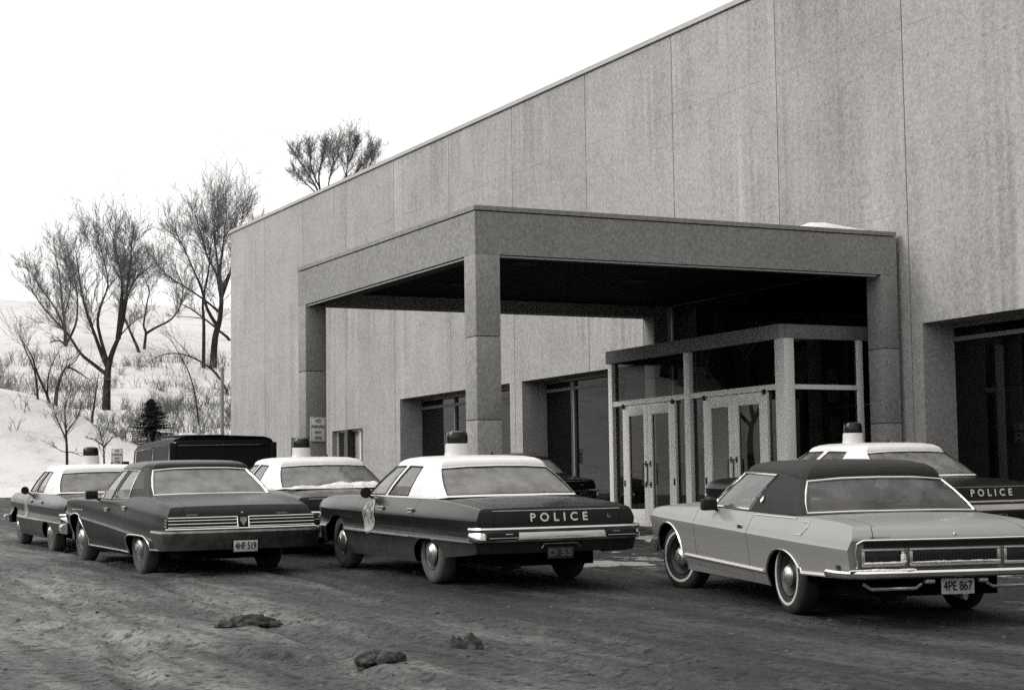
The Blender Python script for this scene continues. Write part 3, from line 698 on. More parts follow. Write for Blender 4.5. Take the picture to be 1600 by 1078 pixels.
    def wheels(s):
        c = s.c; R0 = c['wr']
        for (x, yy, steer) in ((0, c['ty'], 0), (0, -c['ty'], 0), (c['wb'], c['ty'] - .01, c['steer']), (c['wb'], -c['ty'] + .01, c['steer'])):
            sg = 1 if yy > 0 else -1
            M = Matrix.Translation((x, yy, R0 - .004)) @ Matrix.Rotation(steer, 4, 'Z') @ Matrix.Rotation(-math.pi / 2 * sg, 4, 'X')
            def Lt(prof, nm, mat, par, closed=False):
                mb = MB(); mb.lathe(prof, 40, 0, M, closed); o = mb.build(nm, mat, par, 40); return o
            rm = Lt([(.20, .055), (.185, .085), (.165, .07), (.15, .045), (.12, .05), (.10, .075), (0, .08)], 'wheel', c.get('rimm', M_RIM), s.root)
            k = R0 / .345
            Lt([(.195, -.09), (.24, -.105), (.30 * k, -.10), (.335 * k, -.075), (.345 * k, -.05), (.345 * k, .05), (.336 * k, .076), (.30 * k, .102), (.25, .108), (.21, .095), (.195, .06)], 'tyre', c.get('tyrem', M_TYRE), rm)
            hc = c['hub']
            Lt([(hc, .082), (hc * .97, .092), (hc * .8, .112), (hc * .45, .126), (hc * .4, .136), (0, .139)], 'hubcap', M_HUB, rm)
            if c.get('ww'):
                a, b = c['ww']; Lt([(a, .1045), (a + .004, .1115), (b - .004, .1115), (b, .1065)], 'whitewall', c.get('wwm', M_WW), rm)
            # wheel housing
            mb = MB(); pts = []
            for t in range(0, 13):
                a = math.pi * t / 12; pts.append((x + .44 * math.cos(a), .30 + .36 * math.sin(a)))
            y0, y1 = sg * .45, sg * (abs(yy) - .01 + .09)
            vs = [(px_, y0, pz) for px_, pz in pts] + [(px_, y1, pz) for px_, pz in pts]; nn = len(pts)
            mb.add(vs, [(i, i + 1, nn + i + 1, nn + i) for i in range(nn - 1)] + [tuple(range(nn))], 0, True); mb.build('wheel_housing', M_UNDER, s.root)
        mb = MB(); mb.box((-c['Lr'] + .4, -.6, .22), (c['Lf'] - .15, .6, .42)); mb.box((.5, -.86, .215), (c['wb'] - .5, .86, .40)); mb.tube([(-.0, -.7, .30), (0, .7, .30)], .06, 8)
        mb.tube([(-1.0, .45, .20), (-c['Lr'] - .02, .47, .25)], .025, 8); mb.build('underbody', M_UNDER, s.root)
    def interior(s):
        c = s.c; zs = s.zs(1.0); fx = c.get('seatx', 1.12)
        for x0, top, nm in ((fx, zs + c.get('seath', .13), 'front_seat'), (.18, zs + .06, 'rear_seat')):
            mb = MB(); mb.rbox((x0, -.66, zs - .35), (x0 + .16, .66, top), .05)
            if nm == 'front_seat' and c.get('heads', True):
                for y in (.36, -.36): mb.rbox((x0 + .02, y - .15, top - .03), (x0 + .13, y + .15, top + .13), .05)
            mb.build(nm, M_SEAT, s.root)
        mb = MB(); mb.rbox((2.02, -.72, zs - .14), (2.3, .72, zs + .03), .04); mb.build('dashboard', M_INT, s.root)
        mb = MB(); a0 = V((1.82, .36, zs + .02)); ax = V((.8, 0, -.35)).normalized(); u = ax.orthogonal().normalized(); w_ = ax.cross(u)
        mb.tube([a0 + (u * math.cos(t * math.pi / 10) + w_ * math.sin(t * math.pi / 10)) * .19 for t in range(21)], .013, 6, caps=False); mb.tube([a0 - u * .18, a0 + u * .18], .012, 6); mb.tube([a0, a0 + ax * .3], .02, 6)
        mb.build('steering_wheel', M_BLACK, s.root)
    def strip(s, pts, name, mat, wd=.016, th=.012, nseg=None):
        """bright moulding lying on both flanks, through (x, z) points"""
        for sg in (1, -1):
            P = []
            for (xa, za), (xb, zb_) in zip(pts, pts[1:]):
                m = max(1, int(math.hypot(xb - xa, zb_ - za) / .06))
                P += [(xa + (xb - xa) * i / m, za + (zb_ - za) * i / m) for i in range(m)]
            P.append(pts[-1]); mb = MB()
            q = []
            for x, z in P:
                p = s.side(x, z, th * .5); q.append(V((p.x, p.y * sg, p.z)))
            mb.tube(q, wd, 6); mb.build(name, mat, s.root)
    def arch_trim(s, i, mat, name='arch_trim', rad=.011):
        cx, a, zt, pw = s.c['arch'][i]
        pts = []
        for t in range(-20, 21):
            x = cx + a * math.sin(math.pi / 2 * t / 20); pts.append((x, s.zb(x)))
        for sg in (1, -1):
            mb = MB(); mb.tube([V((p.x, p.y * sg, p.z)) for p in (s.side(x, z, .002) for x, z in pts)], rad, 6); mb.build(name, mat, s.root)
    def lettering(s, txt, y0, y1, z0, z1, name, mat, par, out=.004, bold=.0035):
        a = s.rear((y0 + y1) / 2, z0); b = s.rear((y0 + y1) / 2, z1); up = (b - a).normalized(); x = V((0, -1, 0)); o = x.cross(up)
        c_ = (a + b) / 2; M = Matrix(((x.x, up.x, o.x, c_.x + o.x * out), (x.y, up.y, o.y, c_.y + o.y * out), (x.z, up.z, o.z, c_.z + o.z * out), (0, 0, 0, 1)))
        mb = MB(); text_on(mb, txt, M, z1 - z0, abs(y1 - y0), bold=bold, spacing=1.75); return mb.build(name, mat, par)
    def plate(s, txt, y, z0, z1, x, mat, tmat, w_=.305):
        mb = MB(); mb.rbox((x - .006, y - w_ / 2, z0), (x, y + w_ / 2, z1), .004); p_ = mb.build('licence_plate', mat, s.root)
        M = Matrix(((0, 0, -1, x - .006), (-1, 0, 0, y), (0, 1, 0, (z0 + z1) / 2 + .004), (0, 0, 0, 1)))
        t = MB(); text_on(t, txt, M, (z1 - z0) * .58, w_ * .86, bold=.0025, extr=.002); t.build('plate_number', tmat, p_); return p_
    def front(s, zb_=.42):
        c = s.c; z0, z1 = .52, s.zs(c['Lf']) - .08; xf = s.xf(.6)
        mb = MB(); mb.rbox((xf - .06, -.52, z0), (xf + .015, .52, z1), .01)
        for k in range(6): z = z0 + .03 + (z1 - z0 - .06) * k / 5; mb.rbox((xf + .016, -.5, z - .006), (xf + .03, .5, z + .006), .003, 1)
        mb.build('grille', [M_BLACK, M_CHROME], s.root)
        for y in (.62, .78, -.62, -.78):
            dx = -.16 * (y / .95) ** 2
            M = Matrix.Translation((xf + dx, y, (z0 + z1) / 2)) @ Matrix.Rotation(math.pi / 2, 4, 'Y'); mb = MB(); mb.lathe([(.085, -.05), (.085, .02), (.072, .022), (.055, .032), (0, .038)], 24, 0, M); mb.build('headlight', M_HUB, s.root)
        path = [(c['Lf'] - .42, .955, 0), (c['Lf'] - .2, .94, 0), (xf - .09, .86, 0), (xf - .0, .55, 0), (xf + .05, 0, 0), (xf, -.55, 0), (xf - .09, -.86, 0), (c['Lf'] - .2, -.94, 0), (c['Lf'] - .42, -.955, 0)][::-1]
        mb = MB(); mb.sweep(path, [(-.01, .36), (.05, .37), (.075, .42), (.075, .47), (.05, .50), (-.01, .505)]); mb.build('front_bumper', M_CHROME2, s.root)
    def handles(s, pts):
        for x, z in pts:
            for sg in (1, -1):
                p = s.side(x, z); mb = MB(); mb.rbox((x - .075, min(p.y * sg, (p.y + .035) * sg), z - .014), (x + .075, max(p.y * sg, (p.y + .035) * sg), z + .012), .008)
                mb.tube([(x - .05, (p.y + .01) * sg, z - .03), (x + .06, (p.y + .01) * sg, z - .03)], .018, 6); mb.build('door_handle', M_CHROME2, s.root)
    def mirror(s, x, z, mat, rnd_=True):
        p = s.side(x, z); mb = MB(); M = Matrix.Translation((x, p.y + .11, z + .03)) @ Matrix.Rotation(-math.pi / 2, 4, 'Y')
        if rnd_: mb.lathe([(0, -.06), (.035, -.05), (.062, -.02), (.066, .015), (.058, .018), (0, .014)], 20, 0, M)
        else: mb.rbox((x - .03, p.y + .03, z - .03), (x + .06, p.y + .19, z + .085), .02)
        mb.tube([(x + .02, p.y - .02, z - .05), (x + .01, p.y + .08, z)], .014, 6); mb.build('wing_mirror', mat, s.root)

def place(root, x, y, yaw, z):
    n = V((.028, -.012, 1)).normalized(); fx = V((math.cos(yaw), math.sin(yaw), -.028 * math.cos(yaw) + .012 * math.sin(yaw))).normalized(); ly = n.cross(fx)
    m = Matrix((fx, ly, n)).transposed().to_4x4(); m.translation = V((x, y, z)); root.matrix_world = m
U = lambda path, prof, name, mat, root: (lambda mb: (mb.sweep(path, prof), mb.build(name, mat, root))[1])(MB())
def mirror_path(h): return h + [(x, -y, z) for x, y, z in h[::-1] if y != 0]

FURY = dict(Lr=1.42, Lf=4.06, wb=3.05, ty=.78, wr=.345, steer=0, hub=.135, sill=[(-1.42, .38), (-.53, .31), (-.45, .215), (2.7, .215), (3.45, .29), (4.06, .36)],
    arch=[(-.08, .46, .50, 2.2), (3.06, .44, .66, 2.2)], zs=[(-1.42, .815), (-.9, .855), (0, .895), (.8, .90), (2.2, .895), (3.4, .865), (4.06, .80)],
    W=[(-1.42, .935), (-.9, .965), (0, .985), (2, .985), (3.2, .965), (3.8, .93), (4.06, .90)], tilt=.004,
    prof=[(.20, .10), (.30, .05), (.40, .024), (.485, .006), (.50, 0), (.52, .022), (.60, .038), (.70, .022), (.725, .018), (.745, .024), (.80, .046), (.86, .082), (.92, .12)],
    xr=[(.30, -1.34), (.45, -1.42), (.66, -1.43), (.80, -1.41), (.86, -1.38)], xf=[(.3, 3.9), (.5, 4.03), (.75, 4.06), (.9, 3.95)], sh=(.05, .028), crown=[(-1.42, .012), (-.3, .03), (2.4, .05), (4.06, .03)],
    cab=(-.18, 2.4), lid0=-.36, hood0=2.62, lidf=.80, lidz=.655, seams=[.32, 1.27, 2.26], doors=[('rear_door', .32, 1.27), ('front_door', 1.27, 2.26)], paint=P_BLACK, roofm=P_WHITE, roof=1.392,
    keys=[('R0', (-.32, 0, .945), (.23, 0, 1.285)), ('R1', (-.31, .42, .945), (.24, .34, 1.28)), ('R2', (-.245, .77, .94), (.27, .635, 1.262)), ('R3', (-.22, .80, .935), (.31, .67, 1.262)), ('C1', (-.12, .845, .925), (.37, .695, 1.268)),
          ('S1', (.3, .865, .92), (.48, .71, 1.28)), ('S2', (.74, .868, .92), (.58, .717, 1.287)), ('S3', (1.42, .865, .915), (.96, .718, 1.295)), ('S4', (1.52, .863, .915), (1.08, .716, 1.295)), ('S5', (2.14, .845, .91), (1.45, .70, 1.285)),
          ('F1', (2.26, .80, .915), (1.54, .66, 1.28)), ('F2', (2.43, .42, .93), (1.64, .35, 1.292)), ('F3', (2.48, 0, .935), (1.67, 0, 1.296))],
    glass={0: 'rear_window', 1: 'rear_window', 6: 'side_window', 8: 'side_window', 10: 'windshield', 11: 'windshield'}, gv=.075, gt=.95,
    trims=[('rear_window_trim', 0, 2, .006, M_BLACK), ('window_trim', 6, 7, .008, M_BLACK), ('window_trim', 8, 9, .008, M_BLACK)], heads=False, tyrem=M_TYREMUD)
def fury(name, label, police=True, **kw):
    c = dict(FURY); c.update(kw); root = empty(name, label, 'police car' if police else 'car'); s = Car(c, root)
    s.body(); s.greenhouse(); s.wheels(); s.interior(); s.front(); s.handles([(1.38, .80), (.43, .80)]); s.mirror(1.86, .93, M_BLACK)
    hp = [(-1.30, .935, 0), (-1.37, .928, 0), (-1.43, .89, 0), (-1.455, .80, 0), (-1.475, .4, 0), (-1.48, 0, 0)]
    b = U(mirror_path(hp), [(-.03, .50), (.035, .505), (.052, .53), (.05, .565), (.035, .60), (.048, .615), (.055, .635), (.045, .652), (-.03, .66)], 'rear_bumper', M_CHROME, root)
    for sg in (1, -1):
        mb = MB(); ya, yb = sorted((sg * .50, sg * .865)); mb.rbox((-1.535, ya, .528), (-1.45, yb, .618), .018); t = mb.build('tail_light', M_LENS, root)
        m2 = MB(); m2.tube([(-1.537, ya + .02, .548), (-1.537, yb - .02, .548)], .004, 5); m2.tube([(-1.537, sg * .58, .585), (-1.537, sg * .66, .585)], .006, 5); m2.build('lens_bar', M_CHROME2, t)
    s.plate('D 55', 0, .315, .435, -1.455, M_PLATED, M_PTXT)
    mb = MB(); mb.tube([(-1.47, .22, .43), (-1.475, .19, .475), (-1.48, -.19, .475), (-1.47, -.22, .43)], .008, 6); mb.build('plate_surround', M_CHROME2, root)
    mb = MB()
    p0 = s.rear(-.60, .74); mb.tube([(p0.x - .004, -.585, .765), (p0.x - .005, -.585, .725), (p0.x - .005, -.62, .738)], .006, 5); mb.build('trunk_badge', M_CHROME2, root)
    mb = MB(); mb.tube([s.rear(y, .813, .0) + V((-.002, 0, .006)) for y in [.74 - .148 * i for i in range(11)]], .005, 5); mb.build('lid_edge_trim', M_CHROME2, root)
    s.strip([(2.62, .502), (.42, .502)], 'side_crease_trim', M_CHROME2, .006, .006)
    if police:
        s.lettering('POLICE', .325, -.335, .705, .79, 'lettering', M_WHITELET, root)
        bm = MB(); M = Matrix.Translation((1.5, -.06, 1.385)); bm.lathe([(0, .003), (.153, .003), (.148, .02), (.142, .05), (.14, .135), (.13, .145), (0, .145)], 32, 0, M); bc = bm.build('beacon', M_BWHITE, root)
        bm = MB(); bm.lathe([(.128, .146), (.13, .20), (.126, .255), (.112, .282), (.08, .297), (0, .30)], 32, 0, M); bm.build('dome', M_DOME, bc)
        mb = MB(); mb.tube([(1.05, -.32, 1.37), (1.05, -.32, 1.41)], [.022, .016], 10); mb.tube([(1.05, -.32, 1.41), (1.04, -.32, 1.42)], .012, 8); mb.build('antenna_base', M_BLACK, root)
        mb = MB()
        for y in [-.66 + .06 * i for i in range(23)]: mb.box((1.02, y - .003, .86), (1.026, y + .003, 1.27))
        for z in [.88 + .06 * i for i in range(7)]: mb.box((1.018, -.66, z - .003), (1.024, .66, z + .003))
        mb.build('cage_screen', M_WIRE, root)
        for sg in (1, -1):      # oval seal on the front door
            mb = MB(); cxs, czs, rx, rz = 1.80, .685, .20, .205; rings = [0, .22, .34, .46, .60, .63, .84, .88, 1.0]; ns = 36; vs = []
            for r in rings:
                for k in range(ns):
                    a = 2 * math.pi * k / ns; x = cxs + rx * r * math.cos(a); z = czs + rz * r * math.sin(a); p = s.side(x, z, .005); vs.append((p.x, p.y * sg, p.z))
            for r in range(len(rings) - 1):
                for k in range(ns):
                    mi = 0
                    if rings[r] >= .63 and rings[r + 1] <= .85: mi = 1 if (k % 5) in (0, 1, 2) and (k < 21 or k > 33) else 0
                    elif r == 3 and k < 20: mi = 1
                    elif r == 1 and k % 5 == 0: mi = 1
                    elif r == 2 and (k // 3) % 3 == 0: mi = 1
                    q = (r * ns + k, r * ns + (k + 1) % ns, (r + 1) * ns + (k + 1) % ns, (r + 1) * ns + k)
                    mb.f.append(list(q)); mb.mi.append(mi); mb.sm.append(True)
            mb.v = vs; mb.build('door_seal', [M_PALE, M_SEALINK], root)
    return root, s
M_TGLASS = simple('tinted_glass', .012, .4, spec=.12, var=.5, vs=3)
M_DCHROME = simple('darkened_chrome', .22, .3, 1.0, var=.4, vs=7)  # dark ground reflection and shadow put into the bumper's metal colour
M_BRIGHT = simple('bright_moulding', .6, .4)  # pale paint stands in for sky reflected by the chrome strip
M_SEALINK = simple('seal_ink', .08, .6)
ZP = lambda x, y: plane_z(x, y) + .004
f1, fs = fury('police_car', 'black and white police car in the middle with POLICE across its trunk')
place(f1, -18.6, 9.017, 3.106, -.864 + ZO)
def shallow(root):
    return root
f2 = copy_tree(f1); f2['label'] = 'white roofed police car with snow on its trunk, just left of the middle police car'; place(f2, -25.48, 9.5, 3.104, -.690 + ZO)
f3 = copy_tree(f1); f3['label'] = 'white roofed police car at the far left, partly behind the dark sedan'; place(f3, -29.73, 7.25, 3.109, -.69 + ZO)
f4 = copy_tree(f1); f4['label'] = 'white roofed police car mostly hidden behind the grey coupe at right'; place(f4, -19.65, 15.67, 3.142, -.668 + ZO)
for o in (f1, f2, f3, f4): o['group'] = 'black and white police cars'
# snow lying on the trunk of one police car
mb = MB(); nx, ny = 60, 12; vs = []
for j in range(ny + 1):
    for i in range(nx + 1):
        u = i / nx; v = j / ny; y = .74 - 1.5 * u; e = smooth01(min(u, 1 - u) * 9) * smooth01(min(v, 1 - v) * 4)
        back = .16 + .16 * (.5 + .5 * hnoise(u * 30, 2)) * (.4 + .6 * smooth01(u * 1.6))
        x = -.27 - back * v; h = e * (.035 + .05 * smooth01((u - .25) * 3) * (1 - v) + .02 * hnoise(u * 60, v * 12)); vs.append((x, y, .945 + .010 - .03 * v * .3 + max(-.02, h - .005)))
mb.add(vs, [(j * (nx + 1) + i, j * (nx + 1) + i + 1, (j + 1) * (nx + 1) + i + 1, (j + 1) * (nx + 1) + i) for j in range(ny) for i in range(nx)], 0, True)
sn = mb.build('snow_patch', M_SNOW, angle=80); sn.matrix_world = f2.matrix_world.copy(); tag(sn, 'strip of snow lying below the rear window of a police car', 'snow')
d1, ds = fury('dark_car', 'dark unmarked car parked under the canopy beside the entrance', False, paint=P_BLK2, roofm=P_BLK2, tyrem=M_TYRE)
place(d1, -34.0, 17.0, 3.107, ZP(-34, 17.0))

# ---- dark sedan
BU = dict(FURY); BU.update(Lr=1.40, Lf=4.12, wb=3.12, ty=.79, wr=.35, hub=.12, ww=(.235, .262), wwm=M_TYREMUD, paint=P_DARK, roofm=P_DARK, roof=1.412, lidf=.82, lidz=.755,
    sill=[(-1.40, .345), (-.8, .335), (-.55, .25), (2.4, .25), (3.6, .30), (4.12, .36)], arch=[(-.19, .60, .50, 3.6), (3.12, .47, .68, 2.4)],
    zs=[(-1.40, .835), (-1.0, .885), (-.55, .925), (-.1, .945), (.4, .93), (1.0, .885), (1.6, .865), (2.4, .865), (3.4, .86), (4.12, .80)],
    W=[(-1.40, .945), (-.9, .98), (0, .99), (1.2, .965), (2.2, .965), (3.2, .98), (3.8, .95), (4.12, .91)], tilt=.045,
    prof=[(.22, .09), (.32, .05), (.40, .02), (.47, .004), (.495, 0), (.52, .018), (.60, .022), (.68, .018), (.74, .022), (.80, .034), (.86, .058), (.92, .09), (.97, .12)],
    xr=[(.30, -1.36), (.45, -1.42), (.60, -1.44), (.74, -1.41), (.80, -1.38), (.90, -1.28)], xf=[(.3, 3.95), (.5, 4.1), (.75, 4.12), (.9, 4.0)], sh=(.055, .03), crown=[(-1.40, .012), (-1.0, .02), (-.3, .03), (.0, .02), (2.2, .05), (4.12, .04)],
    cab=(-.12, 2.38), lid0=-.32, hood0=2.6, seams=[.36, 1.28, 2.24], doors=[('rear_door', .36, 1.28), ('front_door', 1.28, 2.24)],
    keys=[('R0', (-.28, 0, .975), (.33, 0, 1.325)), ('R1', (-.27, .42, .975), (.34, .34, 1.32)), ('R2', (-.20, .75, .965), (.37, .605, 1.30)), ('R3', (-.17, .79, .955), (.41, .645, 1.295)), ('C1', (-.06, .83, .95), (.46, .68, 1.295)),
          ('S1', (.32, .86, .935), (.50, .70, 1.297)), ('S2', (.60, .865, .92), (.54, .712, 1.30)), ('S3', (1.44, .86, .89), (.98, .716, 1.305)), ('S4', (1.54, .858, .888), (1.08, .714, 1.305)), ('S5', (2.13, .84, .895), (1.50, .695, 1.295)),
          ('F1', (2.25, .80, .90), (1.58, .655, 1.29)), ('F2', (2.42, .42, .93), (1.68, .35, 1.305)), ('F3', (2.48, 0, .94), (1.71, 0, 1.31))],
    gv=.05, gt=.955, trims=[('rear_window_trim', 0, 2, .013, M_CHROME), ('window_trim', 6, 7, .009, M_CHROME2), ('window_trim', 8, 9, .009, M_CHROME2)], heads=False)
b1 = empty('dark_sedan', 'dark four door sedan with chrome edged rear window and plate 4HF 519', 'car'); s = Car(BU, b1)
s.body(); s.greenhouse(); s.wheels(); s.interior(); s.front(); s.handles([(1.38, .79), (.47, .83)]); s.mirror(1.90, .93, M_BLACK, False)
s.arch_trim(0, M_CHROME2); s.arch_trim(1, M_CHROME2); s.strip([(.42, .262), (2.6, .262)], 'rocker_trim', M_CHROME2, .014); s.strip([(-.79, .345), (-1.36, .36)], 'rocker_trim', M_CHROME2, .011)
hp = [(-.98, .955, 0), (-1.25, .965, 0), (-1.38, .945, 0), (-1.43, .88, 0), (-1.46, .5, 0), (-1.465, 0, 0)]
U(mirror_path(hp), [(-.03, .37), (.0, .355), (.022, .41), (.048, .50), (.062, .56), (.05, .585), (-.03, .592)], 'rear_bumper', M_DCHROME, b1)
mb = MB(); mb.tube([V(p) + V((-.03, 0, .602)) for p in mirror_path(hp)[2:-2]], .012, 6); mb.build('bumper_trim', M_CHROME, b1)
for sg in (1, -1):
    e = MB(); ys = [sg * (.07 + .0935 * i) for i in range(10)]; n = len(ys); P_ = [s.rear(y, .615, .012) for y in ys] + [s.rear(y, .742, .012) for y in ys]
    e.add(P_, [(i, i + 1, n + i + 1, n + i) for i in range(n - 1)]); t = e.build('tail_light', M_LENS, b1)
    for z in (.625, .665, .705, .738):
        e = MB(); e.tube([s.rear(y, z, .02) for y in ys], .0065 if z != .738 else .009, 6); e.build('lens_bar', M_CHROME, t)
    e = MB(); e.tube([s.rear(ys[0], z, .02) for z in (.615, .742)], .008, 6); e.build('lens_end', M_CHROME, t)
    e = MB()
    for z in (.64, .675, .71): q = s.side(-1.375, z, .002); e.rbox((q.x - .02, min(q.y * sg, (q.y - .09) * sg), z - .007), (q.x + .055, max(q.y * sg, (q.y + .006) * sg), z + .007), .003)
    e.build('lens_tick', M_CHROME, t)
    e = MB(); q = s.side(-1.3, .52); e.rbox((-1.29, min(q.y * sg, (q.y + .012) * sg), .545), (-1.20, max(q.y * sg, (q.y + .012) * sg), .60), .008); e.build('side_marker', M_LENS, b1)
mb = MB(); q = s.rear(0, .69, .02); mb.add([(q.x, .035, .735), (q.x, -.035, .735), (q.x - .004, -.042, .70), (q.x - .004, 0, .63), (q.x - .004, .042, .70)], [(4, 3, 2, 1, 0)]); mb.add([(q.x, .035, .735), (q.x, -.035, .735), (q.x + .03, 0, .70)], [(0, 1, 2)]); mb.build('shield_badge', M_CHROME2, b1)
mb = MB(); q = s.rear(0, .785, .0); mb.lathe([(.016, 0), (.016, .01), (0, .014)], 14, 0, Matrix.Translation(q) @ Matrix.Rotation(-math.pi / 2, 4, 'Y')); mb.build('trunk_lock', M_CHROME, b1)
for y in (.62, -.5):
    mb = MB(); q = s.rear(y, .768, .004)
    for i in range(7): mb.rbox((q.x - .004, y - .07 + i * .02 + .002, .762), (q.x, y - .07 + i * .02 + .014, .778), .001)
    mb.build('name_script', M_CHROME2, b1)
mb = MB()
for i in range(5): q = s.side(2.75 + i * .13, .735, .003); mb.rbox((q.x - .05, q.y - .004, .728 - .002 * i), (q.x + .05, q.y + .006, .748 - .002 * i), .004)
mb.build('fender_trim', M_CHROME2, b1)
s.plate('4HF 519', -.0, .325, .46, -1.525, M_PLATE, M_INK, .30)
place(b1, -22.792, 6.865, 3.145, -.825 + ZO)

# ---- grey coupe
LT = dict(FURY); LT.update(Lr=1.45, Lf=4.06, wb=3.07, ty=.80, wr=.35, steer=math.radians(17), hub=.095, ww=(.243, .272), paint=P_GREY, roofm=M_VINYL, framem=M_CHROME2, frame={8: 1}, roof=1.368, lidf=.80, lidz=.71, tyrem=M_TYRE, rimm=M_RIM, glassm=M_GLASSC,
    sill=[(-1.45, .41), (-.44, .385), (-.38, .225), (2.8, .225), (3.55, .34), (4.06, .40)], arch=[(-.02, .43, .575, 2.2), (3.19, .44, .70, 2.2)],
    zs=[(-1.45, .80), (-.9, .835), (0, .862), (1, .868), (2.2, .868), (3.4, .845), (3.9, .81), (4.06, .78)],
    W=[(-1.45, .94), (-.9, .97), (0, .985), (2, .985), (3.2, .98), (3.8, .965), (4.06, .94)], tilt=.022,
    prof=[(.20, .10), (.29, .065), (.36, .04), (.46, .03), (.56, .018), (.655, .002), (.672, 0), (.685, .008), (.73, .026), (.78, .052), (.82, .078), (.86, .105), (.90, .13)],
    xr=[(.30, -1.38), (.45, -1.43), (.70, -1.45), (.715, -1.455), (.79, -1.37), (.83, -1.28), (.86, -1.2)], xf=[(.3, 3.85), (.5, 4.04), (.75, 4.06), (.9, 3.98)], sh=(.05, .026), crown=[(-1.45, .0), (-1.2, .006), (-.4, .02), (2.2, .045), (4.06, .05)], rc=.03,
    cab=(-.24, 2.36), lid0=-.42, hood0=2.55, seams=[.82, 2.34], doors=[('front_door', .82, 2.34)],
    keys=[('R0', (-.36, 0, .895), (.04, 0, 1.225)), ('R1', (-.35, .42, .895), (.05, .34, 1.22)), ('R2', (-.29, .815, .885), (.10, .645, 1.195)), ('R3', (-.26, .85, .885), (.16, .685, 1.20)), ('C1', (-.12, .875, .885), (.25, .705, 1.212)),
          ('S1', (.45, .882, .885), (.43, .717, 1.24)), ('S2', (.99, .882, .885), (.57, .722, 1.25)), ('S5', (2.10, .86, .89), (1.45, .70, 1.265)), ('A1', (2.12, .855, .89), (1.462, .695, 1.266)),
          ('F1', (2.24, .81, .895), (1.53, .665, 1.266)), ('F2', (2.42, .42, .92), (1.64, .35, 1.28)), ('F3', (2.48, 0, .925), (1.67, 0, 1.285))],
    glass={0: 'rear_window', 1: 'rear_window', 6: 'side_window', 9: 'windshield', 10: 'windshield'}, gv=.06, gt=.945,
    trims=[('rear_window_trim', 0, 2, .010, M_CHROME), ('window_trim', 6, 7, .013, M_CHROME)], heads=True, seatx=1.0, seath=.10)
l1 = empty('grey_coupe', 'pale grey two door coupe with dark vinyl roof and plate 4PE 867', 'car'); s = Car(LT, l1)
s.body(); s.greenhouse(); s.wheels(); s.interior(); s.front(); s.mirror(1.80, .90, M_BLACK, False)
s.arch_trim(0, M_CHROME); s.arch_trim(1, M_CHROME); s.strip([(2.70, .39), (.44, .36)], 'side_moulding', M_BRIGHT, .017); s.strip([(-.46, .40), (-1.40, .42)], 'side_moulding', M_BRIGHT, .017)
s.strip([(.80, .865), (-.20, .862)], 'belt_moulding', M_CHROME, .007)
hp = [(-1.12, .97, 0), (-1.34, .975, 0), (-1.46, .94, 0), (-1.515, .84, 0), (-1.54, .4, 0), (-1.545, 0, 0)]
U(mirror_path(hp), [(-.04, .405), (.03, .41), (.05, .425), (.052, .455), (.035, .472), (-.04, .476)], 'rear_bumper', M_CHROME, l1)
mb = MB(); ys = [.80 - .16 * i for i in range(11)]
mb.tube([s.rear(.86, .49, .012), s.rear(.87, .62, .012), s.rear(.86, .69, .012), s.rear(.82, .712, .012)] + [s.rear(y, .716, .012) for y in ys] + [s.rear(-.82, .712, .012), s.rear(-.86, .69, .012), s.rear(-.87, .62, .012), s.rear(-.86, .49, .012)], .011, 6); mb.build('tail_panel_trim', M_CHROME, l1)
mb = MB(); n = len(ys); mb.add([s.rear(y, .655, .006) for y in ys] + [s.rear(y, .702, .006) for y in ys], [(i, i + 1, n + i + 1, n + i) for i in range(n - 1)]); mb.build('tail_panel', M_BLACK, l1)
def bezel(ya, yb, za, zb_, name):
    q = MB(); x0 = s.rear((ya + yb) / 2, .58).x; y0, y1 = min(ya, yb), max(ya, yb); t = .028
    for a, b in (((y0, za), (y1, za + t)), ((y0, zb_ - t * .7), (y1, zb_)), ((y0, za + t), (y0 + t, zb_ - t * .7)), ((y1 - t, za + t), (y1, zb_ - t * .7))): q.rbox((x0 - .035, a[0], a[1]), (x0 + .01, b[0], b[1]), .005)
    o = q.build(name, M_CHROME2, l1); r = MB()
    r.rbox((x0 - .022, y0 + t, za + t), (x0 + .008, y1 - t, zb_ - t * .7), .01)
    if name == 'centre_grille':
        for i in range(24): yy = y0 + t + .015 + (y1 - y0 - 2 * t - .03) * i / 23; r.box((x0 - .028, yy - .006, za + t + .01), (x0 - .0225, yy + .006, zb_ - t - .01), 1)
    r.build('lens' if name == 'tail_light' else 'grille_mesh', [M_LENS, M_BLACK], o)
bezel(.83, .45, .50, .648, 'tail_light'); bezel(-.83, -.45, .50, .648, 'tail_light'); bezel(.41, -.41, .50, .648, 'centre_grille')
def snowlump(a, b, n, w_, h_, seed):
    r = random.Random(seed); q = MB(); a = V(a); b = V(b)
    for i in range(n):
        p = a.lerp(b, (i + .5) / n); bm = bmesh.new(); bmesh.ops.create_icosphere(bm, subdivisions=2, radius=1); k = .6 + .7 * r.random()
        for v in bm.verts: v.co = V((p.x + v.co.x * w_ * .6 * k, p.y + v.co.y * (b - a).length / n * 1.1 + r.uniform(-.004, .004), p.z + v.co.z * h_ * k))
        q.frombm(bm, 0, True)
    return q
q = snowlump((-1.5, .93, .476), (-1.56, .42, .476), 9, .035, .012, 3); o = q.build('snow_crust', M_SNOW); o.parent = None; SNOWS = [o]
q = snowlump((-1.486, .80, .533), (-1.486, .50, .533), 8, .02, .010, 5); q2 = snowlump((-1.486, .47, .535), (-1.486, .475, .60), 3, .02, .02, 6)
q.v += q2.v; off = len(q.v) - len(q2.v); q.f += [[i + off for i in f] for f in q2.f]; q.mi += q2.mi; q.sm += q2.sm
